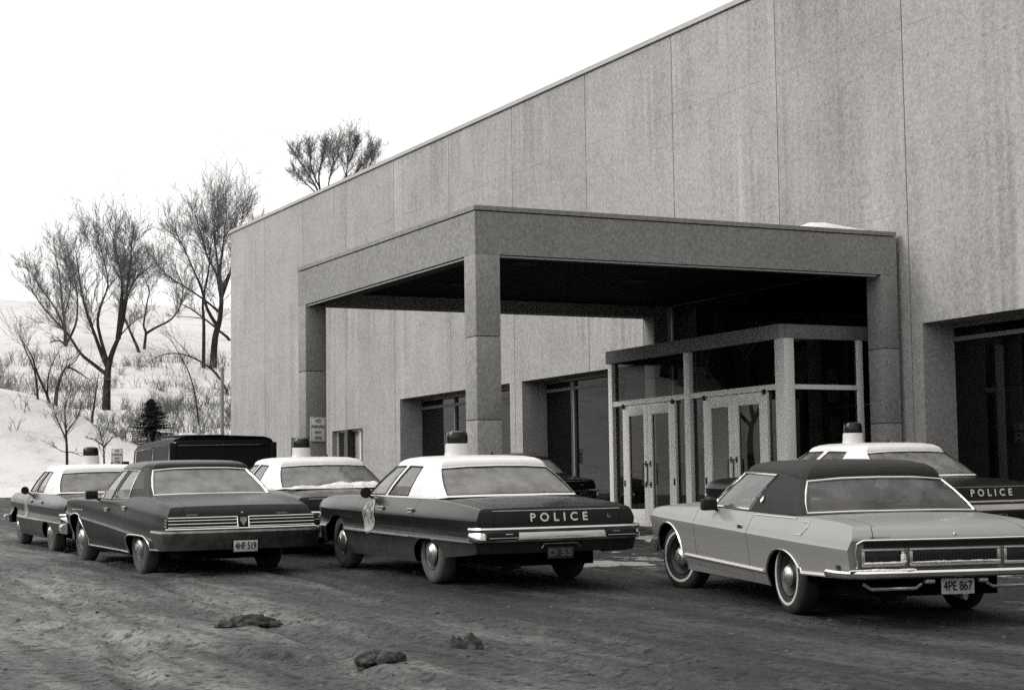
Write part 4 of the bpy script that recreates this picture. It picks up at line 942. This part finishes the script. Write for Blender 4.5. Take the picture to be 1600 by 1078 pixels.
SNOWS.append(q.build('snow_crust', M_SNOW)); q = snowlump((-1.486, .37, .533), (-1.486, -.38, .533), 16, .02, .009, 8); SNOWS.append(q.build('snow_crust', M_SNOW))
s.plate('4PE 867', -.015, .262, .392, -1.47, M_PLATE, M_INK, .30)
mb = MB(); mb.tube([(-1.2, -.06, .26), (-1.52, -.06, .235)], .02, 8); mb.tube([(-1.52, -.06, .235), (-1.52, -.06, .265)], [.02, .028], 10); mb.build('tow_hitch', M_CHROME2, l1)
for sg in (1, -1):
    mb = MB(); mb.tube([(-1.40, sg * .80, .36), (-1.43, sg * .74, .315), (-1.44, sg * .35, .315), (-1.43, sg * .29, .35)], .014, 6); mb.build('valance_trim', M_CHROME2, l1)
    mb = MB(); mb.rbox((-1.50, min(sg * .20, sg * .28), .355), (-1.44, max(sg * .20, sg * .28), .39), .006); mb.build('reversing_light', M_HUB, l1)
    mb = MB(); q_ = s.side(-1.21, .49); mb.rbox((-1.25, min(q_.y * sg, (q_.y + .01) * sg), .465), (-1.17, max(q_.y * sg, (q_.y + .01) * sg), .51), .004); mb.build('side_marker', M_LENS, l1)
mb = MB(); q_ = s.rear(-.02, .755, .002); mb.lathe([(.016, 0), (.016, .012), (0, .016)], 14, 0, Matrix.Translation(q_) @ Matrix.Rotation(-math.pi / 2 - .5, 4, 'Y')); mb.build('trunk_lock', M_CHROME, l1)
mb = MB(); q_ = s.rear(.66, .745, .002)
for i in range(6): mb.rbox((q_.x - .006, .72 - i * .03, .738), (q_.x - .001, .74 - i * .03, .754), .001)
mb.build('name_script', M_CHROME2, l1)
for sg in (1, -1):
    mb = MB(); P_ = [s.side(x, z, .002) for x, z in ((-.38, .835), (-.50, .835), (-.52, .79), (-.46, .725), (-.36, .725))]; mb.tube([V((p.x, p.y * sg, p.z)) for p in P_], .006, 5); mb.build('fuel_door' if sg > 0 else 'quarter_trim', M_CHROME2, l1)
    mb = MB(); q_ = s.side(1.02, .745); mb.rbox((.95, min((q_.y - .01) * sg, (q_.y + .012) * sg), .725), (1.08, max((q_.y - .01) * sg, (q_.y + .012) * sg), .765), .006); hd = mb.build('door_handle', M_CHROME, l1)
    mb = MB(); mb.rbox((.965, min((q_.y + .013) * sg, (q_.y + .016) * sg), .733), (1.03, max((q_.y + .013) * sg, (q_.y + .016) * sg), .757), .001); mb.build('handle_recess', M_BLACK, hd)
p0 = s.pt(6, .32); mb = MB(); M = Matrix.Translation((p0.x - .16, p0.y + .006, p0.z)) @ Matrix.Rotation(-math.pi / 2 + .35, 4, 'X'); mb.lathe([(.034, 0), (.034, .006), (.026, .009), (.024, .006), (0, .006)], 20, 0, M); mb.build('roof_badge', M_CHROME, l1)
place(l1, -13.611, 10.39, 2.919, -1.025 + ZO)
for o, lb in zip(SNOWS, ('snow crust on the left end of the grey coupe rear bumper', 'snow crust in the left tail light surround of the grey coupe', 'snow crust along the centre grille of the grey coupe')):
    o.matrix_world = l1.matrix_world.copy(); tag(o, lb, 'snow')

# ---- tall black wagon
tr = empty('utility_wagon', 'tall black boxy utility wagon seen from behind above the dark sedan', 'wagon')
P_TR = simple('matt_black_paint', .008, .6, spec=.2); LEN = 2.75; HW = .96; H0 = 1.83
mb = MB()
sec = [(-HW, .45), (-HW, 1.18), (-HW + .035, 1.66), (-HW + .10, 1.76), (-HW + .22, 1.80), (0, 1.83), (HW - .22, 1.80), (HW - .10, 1.76), (HW - .035, 1.66), (HW, 1.18), (HW, .45)]
xs_ = [0, .02, LEN * .5, LEN]; dz_ = [0, 0, -.035, -.10]; vs = []
for x, dz in zip(xs_, dz_): vs += [(x, y, z + (dz if z > 1 else 0)) for y, z in sec]
m = len(sec); fs_ = []
for i in range(len(xs_) - 1):
    for k in range(m - 1):
        if k in (1, 8): continue
        fs_.append((i * m + k, i * m + k + 1, (i + 1) * m + k + 1, (i + 1) * m + k))
mb.add(vs, fs_, 0, True)
for sg in (1, -1):    # pillars between the side windows
    for a, b in ((.0, .14), (1.32, 1.40), (2.62, 2.75)):
        yy = sg * HW; y2 = sg * (HW - .035); da, db = -.10 * a / LEN, -.10 * b / LEN; mb.add([(a, yy, 1.18 + da), (b, yy, 1.18 + db), (b, y2, 1.66 + db), (a, y2, 1.66 + da)], [(0, 1, 2, 3)], 1 if a == 0 else 0)
mb.add([(0, -HW, .45), (0, HW, .45), (0, HW, 1.02), (0, -HW, 1.02)], [(0, 1, 2, 3)])
mb.add([(LEN, -HW, .45), (LEN, HW, .45), (LEN, HW, 1.05), (LEN, -HW, 1.05)], [(0, 1, 2, 3)])
mb.rbox((LEN, -.80, .45), (LEN + 1.25, .80, 1.02), .06); 
for sg in (1, -1): mb.rbox((LEN + .2, min(sg * .62, sg * .95), .45), (LEN + 1.2, max(sg * .62, sg * .95), .86), .06)
mb.build('body', [P_TR, simple('wagon_pillar', .2, .5)], tr, 35)
mb = MB(); fr_ = [((-HW + .005, 1.02), (-HW + .12, 1.70)), ((HW - .12, 1.02), (HW - .005, 1.70)), ((-HW + .12, 1.62), (HW - .12, 1.74)), ((-HW + .12, 1.02), (HW - .12, 1.08))]
for a, b in fr_: mb.rbox((-.03, a[0], a[1]), (.02, b[0], b[1]), .012)
mb.build('tailgate_frame', P_TR, tr)
mb = MB(); mb.add([(-.005, -HW + .12, 1.08), (-.005, HW - .12, 1.08), (-.005, HW - .12, 1.62), (-.005, -HW + .12, 1.62)], [(0, 1, 2, 3)]); mb.build('rear_window', simple('black_glass', .006, .3, spec=.2), tr)
mb = MB(); mb.tube([(-.036, HW - .15, 1.655), (-.036, -HW + .3, 1.66)], .007, 5); mb.build('drip_rail', M_CHROME2, tr)
mb = MB(); mb.rbox((.25, -.05, 1.80), (1.9, .62, 1.84), .015); mb.build('roof_panel', P_TR, tr)
for sg in (1, -1):
    mb = MB()
    for a, b in ((.14, 1.32), (1.40, 2.62)):
        da, db = -.10 * a / LEN, -.10 * b / LEN; mb.add([(a, sg * (HW - .012), 1.18 + da), (b, sg * (HW - .012), 1.18 + db), (b, sg * (HW - .045), 1.66 + db), (a, sg * (HW - .045), 1.66 + da)], [(0, 1, 2, 3)])
        g_ = mb.build('side_window', M_TGLASS, tr); mb = MB()
    mb = MB(); mb.rbox((LEN - .2, min(sg * 1.06, sg * 1.2), 1.15), (LEN - .16, max(sg * 1.06, sg * 1.2), 1.38), .02); mb.tube([(LEN - .15, sg * .95, 1.2), (LEN - .16, sg * 1.1, 1.22)], .012, 6); mb.build('wing_mirror', M_BLACK, tr)
    for x in (.65, 3.2):
        M = Matrix.Translation((x, sg * .80, .38)) @ Matrix.Rotation(-math.pi / 2 * sg, 4, 'X'); mb = MB(); mb.lathe([(0, .06), (.12, .08), (.2, .09), (.24, .10), (.36, .10), (.38, .06), (.38, -.08), (.3, -.1)], 30, 0, M); mb.build('wheel', M_TYRE, tr)
    mb = MB(); mb.rbox((-.03, min(sg * .80, sg * .92), .80), (.0, max(sg * .80, sg * .92), .98), .008); mb.build('tail_light', M_LENS, tr)
mb = MB(); mb.add([(LEN - .02, -.85, 1.05), (LEN - .02, .85, 1.05), (LEN - .12, .8, 1.64), (LEN - .12, -.8, 1.64)], [(0, 1, 2, 3)]); mb.build('windshield', M_GLASS, tr)
mb = MB(); mb.rbox((-.13, -.95, .42), (-.03, .95, .56), .03); mb.build('rear_bumper', M_CHROME2, tr)
mb = MB(); mb.box((.05, -.9, .40), (3.9, .9, .46)); mb.box((.05, -.93, .47), (LEN - .05, .93, 1.0)); mb.build('underbody', M_UNDER, tr)
place(tr, -31.0, 9.62, math.radians(178.5), ZP(-31, 9.62))
# ------------------------------------------------------------------ trees and brush
UPZ = V((0, 0, 1))
def tree(name, label, base, limbs, scale_px, cat='tree', r0=.2, levels=3, dens=1.0, seed=1, group=None, minr=.0075, spread=1.0, twigs=1.0):
    """limbs: polylines of (u, v) metres in the plane across the line of sight (u right, v up), each given its own depth wander"""
    r = random.Random(seed); D = V((base.x, base.y, 0)).normalized(); Rt = V((D.y, -D.x, 0))
    trunk = MB(); crown = MB(); root = empty(name, label, cat, base, group)
    def wander(pl, k):
        out = []; d = k[1]
        for i, (u, v) in enumerate(pl):
            t = i / max(1, len(pl) - 1); out.append(Rt * u + UPZ * v + D * (k[0] + d * t + r.uniform(-.08, .08) * scale_px * t))
        # subdivide
        q = []
        for i in range(len(out) - 1):
            p0 = out[max(i - 1, 0)]; p1 = out[i]; p2 = out[i + 1]; p3 = out[min(i + 2, len(out) - 1)]
            for j in range(3):
                t = j / 3; q.append(.5 * ((2 * p1) + (-p0 + p2) * t + (2 * p0 - 5 * p1 + 4 * p2 - p3) * t * t + (-p0 + 3 * p1 - 3 * p2 + p3) * t ** 3))
        q.append(out[-1]); return q
    def branch(p, d, ln, rad, lv):
        n = 5 if lv < 2 else 4; pts = [p]; dd = d.normalized(); st = ln / n
        for i in range(n):
            dd = (dd + V((r.gauss(0, .16), r.gauss(0, .16), r.gauss(.05, .12)))).normalized(); pts.append(pts[-1] + dd * st)
        rs = [max(minr * .75, rad * (1 - .75 * i / n)) for i in range(n + 1)]
        crown.tube(pts, rs, 4 if lv < 2 else 3, 0, False)
        if lv >= levels: return
        kids = int((7 if lv < 2 else 5) * dens * twigs + r.random())
        for _ in range(kids):
            i = r.randint(1, n); q = pts[i] if i == n else pts[i].lerp(pts[i - 1], r.random())
            ax = (pts[i] - pts[i - 1]).normalized(); side = ax.orthogonal().normalized(); side.rotate(Matrix.Rotation(r.random() * 6.283, 3, ax))
            a = r.uniform(.3, .8) * spread; nd = ax * math.cos(a) + side * math.sin(a) + UPZ * .18
            branch(q, nd, ln * r.uniform(.38, .68), max(minr, rad * .5), lv + 1)
    for pl, ra, rb, sub in limbs:
        k = (0, r.uniform(-.25, .25) * scale_px); q = wander(pl, k); n = len(q)
        ra *= .74; rb *= .45
        rs = [ra + (rb - ra) * (i / (n - 1)) ** .8 for i in range(n)]
        trunk.tube(q, rs, 7, 0, True)
        if not sub: continue
        tot = sum((q[i + 1] - q[i]).length for i in range(n - 1))
        m = int(sub * dens * 20)
        for _ in range(m):
            t = r.uniform(.28, 1) ** .8; i = min(n - 2, int(t * (n - 1))); p = q[i].lerp(q[i + 1], r.random()); ax = (q[i + 1] - q[i]).normalized()
            side = ax.orthogonal().normalized(); side.rotate(Matrix.Rotation(r.random() * 6.283, 3, ax)); a = r.uniform(.4, .95) * spread
            branch(p, ax * math.cos(a) + side * math.sin(a) + UPZ * .25, tot * r.uniform(.14, .42), max(minr * 1.2, min(.022, rs[i] * .4)), 1)
        branch(q[-1], q[-1] - q[-2], tot * .22, rb, 1)
    trunk.build('trunk', M_BARK, root); 
    if crown.v: crown.build('crown', M_TWIG, root)
    return root
def zt(pts, ox=30, oy=200, s=2.0725): return [(ox + x / s, oy + y / s) for x, y in pts]
def traced(name, label, basepx, lim, cat='tree', seed=1, dist=None, sink=1.1, o=(30, 200, 2.0725), **kw):
    bp = zt([basepx], *o)[0]
    if dist:
        v = ray(*bp); v = v / math.hypot(v.x, v.y) * dist; b = V((v.x, v.y, v.z + ZO))
        tzv = terrain_z(b.x, b.y); low = tzv
    else: b = ground_hit(*bp); low = b.z
    d = math.hypot(b.x, b.y); mpp = d / 2869.7
    L_ = []
    for i, (pl, ra, rb, sub) in enumerate(lim):
        q = zt(pl, *o); P_ = [((x - bp[0]) * mpp, (bp[1] - y) * mpp) for x, y in q]
        if i == 0: P_ = [(P_[0][0], P_[0][1] - sink - max(0, b.z - low))] + P_
        L_.append((P_, ra, rb, sub))
    return tree(name, label, b, L_, d / 100 * 1.2, cat, seed=seed, **kw)
BG = 'bare trees on the snowy hill'
traced('bare_tree', 'large bare tree with a thick forked trunk low on the snowy hill', (282, 915), [
    ([(282, 915), (284, 840), (288, 780), (300, 735), (318, 690)], .42, .25, 0), ([(288, 785), (268, 740), (250, 690), (225, 620), (205, 550), (195, 480), (185, 415)], .20, .05, 1.3),
    ([(284, 805), (240, 770), (200, 735), (165, 680), (110, 620), (70, 570), (40, 520)], .17, .04, 1.2), ([(318, 690), (325, 600), (330, 520), (320, 450), (300, 380)], .22, .05, 1.5),
    ([(318, 690), (335, 620), (345, 560), (370, 500), (420, 455)], .18, .04, 1.2), ([(285, 765), (255, 650), (262, 590), (285, 520), (275, 450), (255, 380)], .15, .04, 1.2),
    ([(322, 640), (345, 530), (355, 450), (360, 370)], .14, .04, 1.2), ([(316, 690), (345, 655), (380, 625)], .08, .03, .4)], seed=3, group=BG)
traced('bare_tree', 'bare tree with a low side shoot at its foot, farthest left on the hill', (150, 705), [
    ([(150, 705), (147, 640), (138, 560), (130, 480), (115, 420)], .26, .05, 1.3), ([(152, 700), (180, 640), (186, 580), (180, 500), (160, 420)], .16, .04, 1.2), ([(147, 650), (120, 590), (80, 530), (40, 470)], .15, .04, 1.2), ([(145, 610), (165, 520), (150, 440)], .1, .04, 1),
    ([(150, 700), (128, 690), (112, 694)], .12, .04, .4)], seed=5, group=BG)
traced('bare_tree', 'slender bare tree with a swan necked limb sweeping right, mid hill', (405, 718), [
    ([(405, 718), (410, 665), (403, 640), (413, 570), (420, 530), (405, 490)], .2, .05, .8), ([(409, 668), (440, 648), (490, 620), (518, 575), (525, 520), (505, 460)], .16, .04, 1.1)], seed=7, group=BG)
traced('bare_tree', 'leaning bare trunk beside the forked tree on the hill', (388, 728), [([(388, 728), (360, 660), (335, 590), (345, 520), (380, 470)], .22, .05, .8)], seed=8, group=BG)
traced('bare_tree', 'tall spreading bare tree partly hidden by the building corner', (628, 778), [
    ([(628, 778), (635, 680), (650, 620), (655, 540), (650, 470), (660, 380), (670, 290)], .45, .06, 1.5), ([(645, 650), (610, 590), (590, 520), (560, 450), (530, 380), (500, 330)], .2, .04, 1.4), ([(655, 570), (640, 480), (610, 420), (590, 350), (570, 280)], .18, .04, 1.4),
    ([(655, 550), (680, 480), (700, 400), (720, 300)], .2, .05, 1.4), ([(648, 600), (600, 560), (540, 520), (480, 480), (450, 440)], .14, .03, 1.2), ([(652, 520), (640, 420), (630, 330), (640, 265)], .15, .04, 1.4), ([(656, 520), (700, 440), (745, 380), (770, 320)], .15, .04, 1.2)], seed=11, group=BG)
traced('bare_tree', 'straight twin stem of bare trunk just left of the tall spreading tree', (597, 778), [([(597, 778), (598, 640), (595, 560), (612, 470), (620, 390), (640, 320)], .24, .04, 1.1)], seed=12, group=BG)
traced('fallen_limb', 'dark fallen limb slanting down to the building corner', (682, 690), [([(682, 690), (650, 660), (620, 635), (560, 590), (520, 570)], .22, .08, .3), ([(600, 620), (560, 615), (500, 612)], .08, .03, .3)], 'fallen limb', seed=14)
traced('bowed_sapling', 'slender sapling bowed over to the left above the snow bank', (676, 865), [([(676, 865), (640, 800), (590, 760), (530, 735), (470, 738), (420, 765)], .16, .03, .8), ([(560, 745), (520, 700), (480, 660)], .05, .02, .4)], 'sapling', seed=16, levels=2, dens=.62)
traced('leaning_tree', 'thin leaning bare tree at the left edge of the photo', (60, 885), [([(60, 885), (50, 800), (20, 730), (5, 690)], .10, .03, .8)], seed=18, levels=2, dens=.62)
traced('leaning_tree', 'two stemmed leaning bare tree on the crest of the near snow bank', (98, 893), [([(98, 893), (60, 800), (40, 740), (15, 700)], .12, .03, 1), ([(92, 880), (95, 800), (120, 740)], .07, .02, .8)], seed=19, levels=2, dens=.62)
traced('bowed_sapling', 'dark bowed sapling arching to the right over the near snow bank', (118, 903), [([(118, 903), (125, 840), (150, 785), (190, 800), (225, 825)], .17, .03, .6), ([(150, 787), (180, 760), (190, 735)], .06, .02, .5)], 'sapling', seed=20, levels=2, dens=.62)
traced('sapling', 'upright young bare tree standing on the flat snow behind the far left police car', (155, 1078), [([(155, 1078), (152, 1000), (147, 930), (150, 890)], .10, .03, 1.5), ([(152, 1010), (125, 950), (112, 910)], .05, .02, .8), ([(152, 990), (185, 940), (195, 905)], .05, .02, .8), ([(154, 1050), (135, 1045), (95, 1020)], .03, .02, .3), ([(154, 1052), (170, 1050), (195, 1062)], .03, .02, .3)], seed=22, dist=70, levels=2, dens=.7, sink=1.2, minr=.008)
traced('sapling', 'shorter young bare tree between the roof beacon and the small sign', (275, 1078), [([(275, 1078), (272, 1030), (266, 1000)], .07, .02, 1.4), ([(273, 1035), (300, 1005), (320, 1000)], .04, .02, .6), ([(272, 1030), (245, 1010), (225, 1005)], .04, .02, .6)], seed=23, dist=70, levels=2, dens=.7, sink=1.2, minr=.008)
traced('slim_tree', 'slim bare tree rising from the brush near the building', (582, 965), [([(582, 965), (570, 870), (548, 790), (500, 700), (478, 655)], .10, .02, .7)], seed=24, levels=2, dens=.62)
traced('slim_tree', 'slim dark bare trunk to the left of the spruce', (235, 955), [([(235, 955), (245, 880), (255, 800)], .12, .03, .6)], seed=25, levels=2, dens=.62)
traced('bare_tree', 'bare crowned tree showing above the roof line behind the building', (310, 900), [([(310, 900), (318, 700), (330, 640)], .3, .2, 0), ([(330, 640), (310, 580), (275, 520), (240, 470)], .14, .03, 1.3), ([(325, 620), (318, 530), (340, 450)], .13, .03, 1.2), ([(325, 690), (370, 630), (402, 560), (415, 500), (420, 430)], .16, .03, 1.4), ([(405, 570), (455, 510), (505, 450)], .12, .03, 1.3), ([(415, 500), (440, 450), (445, 420)], .08, .03, 1.2), ([(350, 650), (350, 570), (365, 500), (375, 450)], .1, .03, 1.4), ([(310, 600), (270, 560), (240, 530)], .08, .03, 1), ([(370, 640), (430, 590), (480, 520), (495, 490)], .1, .03, 1.3), ([(330, 600), (295, 520), (290, 450)], .09, .03, 1.3)], seed=27, dist=118, o=(350, 20, 2.1333), sink=9, group=BG)
# spruce
sb = ground_hit(236, 700); sp = empty('spruce', 'small dark spruce standing at the foot of the hill behind the utility wagon', 'spruce', sb)
r = random.Random(4); mb = MB(); mb.tube([(0, 0, -.3), (0, 0, 2.0)], [.07, .015], 6); mb.build('trunk', M_BARK, sp)
mb = MB(); HS = 2.15
for i in range(420):
    t = r.random() ** .8; z = .12 + (HS - .15) * t; ln = (1.5 * (1 - t) ** .85 + .08) * r.uniform(.4, 1.15); a = r.random() * 6.283; dr = V((math.cos(a), math.sin(a), -.12 + .35 * t)); p = V((0, 0, z))
    n = max(3, int(ln / .08))
    for k in range(n):
        c_ = p + dr * (ln * (k + .6) / n); w_ = .10 * (1 - .5 * k / n)
        for s_ in range(3):
            q = V((r.uniform(-1, 1), r.uniform(-1, 1), r.uniform(-.6, .5))).normalized() * w_ * 1.5; e_ = dr.cross(q).normalized() * w_ * .35
            mb.add([c_ - e_, c_ + e_, c_ + q], [(0, 1, 2)])
mb.build('crown', M_SPRUCE, sp)
for i, (X, Y, h, lb) in enumerate(((-82, -7, 9.5, 'bare tree out to the left of the photo, mirrored in the storefront glass'), (-71, -12, 8.5, 'bare tree out to the left of the photo, mirrored in the door glass'))):
    tree('bare_tree', lb, V((X, Y, terrain_z(X, Y))), [([(0, -.6), (.1, 1.5), (-.1, 2.6)], .3, .2, 0), ([(-.1, 2.4), (-1.2, 4.6), (-2.2, h * .8)], .15, .03, 1), ([(-.1, 2.6), (.3, 5), (.1, h)], .16, .03, 1), ([(0, 2.2), (1.6, 4), (2.8, h * .75)], .14, .03, 1)], .8, seed=60 + i, dens=.6)
# dry brush and weeds on the bank
r = random.Random(12); mb = MB(); cnt = 0
while cnt < 1400:
    X = r.uniform(-125, -72); Y = r.uniform(10, 46)
    d = hnoise(X * 2.3, Y * 2.3) + .6 * hnoise(X * .9 + 4, Y * 1.1)
    if d < r.uniform(-.2, .9): continue
    if -88 < X < -72 and Y < 19.5 and r.random() < .85: continue
    cnt += 1; z = terrain_z(X, Y) - .05; k = r.uniform(.5, 1.35)
    for _ in range(r.randint(4, 9)):
        a = r.random() * 6.283; ln = k * r.uniform(.4, 1.1); d_ = V((math.cos(a) * r.uniform(.1, .7), math.sin(a) * r.uniform(.1, .7), 1)).normalized(); p = V((X + r.uniform(-.3, .3), Y + r.uniform(-.3, .3), z))
        m_ = p + d_ * ln * .55 + V((r.uniform(-.06, .06), r.uniform(-.06, .06), 0)); mb.tube([p, m_, p + d_ * ln + V((r.uniform(-.2, .2), r.uniform(-.2, .2), -.05))], [.014, .011, .006], 3, 0, False)
        if r.random() < .6: mb.tube([m_, m_ + V((r.uniform(-.35, .35), r.uniform(-.35, .35), r.uniform(.1, .4)))], [.009, .005], 3, 0, False)
o = mb.build('dry_brush', M_BRUSH); tag(o, 'dry leafless brush and weeds poking through the snow on the hill', 'brush', kind='stuff')
# far wood on the other side of the lot (seen in reflections)
mb = MB(); r = random.Random(31)
for i in range(760):
    far = i < 560; X = r.uniform(-300, -45) if far else r.uniform(-45, 130); Y = -r.uniform(44, 120); z = terrain_z(X, Y); h = r.uniform(13, 24) if far else r.uniform(9, 15); n = 7; R_ = h * r.uniform(.16, .26); vs = []
    for k_ in range(4):
        t = k_ / 4; rr_ = R_ * (1 - t) * (1 if k_ else .7)
        for j in range(n): a = 6.283 * j / n + k_; vs.append((X + math.cos(a) * rr_ * r.uniform(.6, 1.2), Y + math.sin(a) * rr_ * r.uniform(.6, 1.2), z - .3 + h * t + r.uniform(-.4, .4)))
    vs.append((X, Y, z + h)); mb.add(vs, [(k_ * n + j, k_ * n + (j + 1) % n, (k_ + 1) * n + (j + 1) % n, (k_ + 1) * n + j) for k_ in range(3) for j in range(n)] + [(3 * n + j, 3 * n + (j + 1) % n, 4 * n) for j in range(n)])
tag(mb.build('far_wood', M_SPRUCE), 'far dark wood beyond the other side of the lot', 'wood', kind='stuff')
# crumbs of mud and stones
mb = MB(); r = random.Random(41)
bm = bmesh.new(); bmesh.ops.create_icosphere(bm, subdivisions=1, radius=1); IV = [v.co.copy() for v in bm.verts]; IF = [tuple(v.index for v in f.verts) for f in bm.faces]; bm.free()
for i in range(3600):
    X = -7.5 - 17 * r.random() ** .8; Y = r.uniform(1.0, 10.0)
    dmin = min(abs(Y - rut_y(q, X)) for q in RUTS if q[0][0] < X < q[-1][0])
    if dmin > .45 and r.random() < .62: continue
    k = .005 + .022 * r.random() ** 5; a = r.random() * 6; z = lot_z(X, Y)
    mb.add([(X + (v.x * math.cos(a) - v.y * math.sin(a)) * k * r.uniform(.7, 1.3), Y + (v.x * math.sin(a) + v.y * math.cos(a)) * k * r.uniform(.7, 1.3), z + v.z * k * .6) for v in [q_ * r.uniform(.7, 1.2) for q_ in IV]], IF, 0, False)
tag(mb.build('mud_crumbs', M_CRUMB), 'small crumbs of frozen mud and stones scattered over the lot', 'mud', kind='stuff')
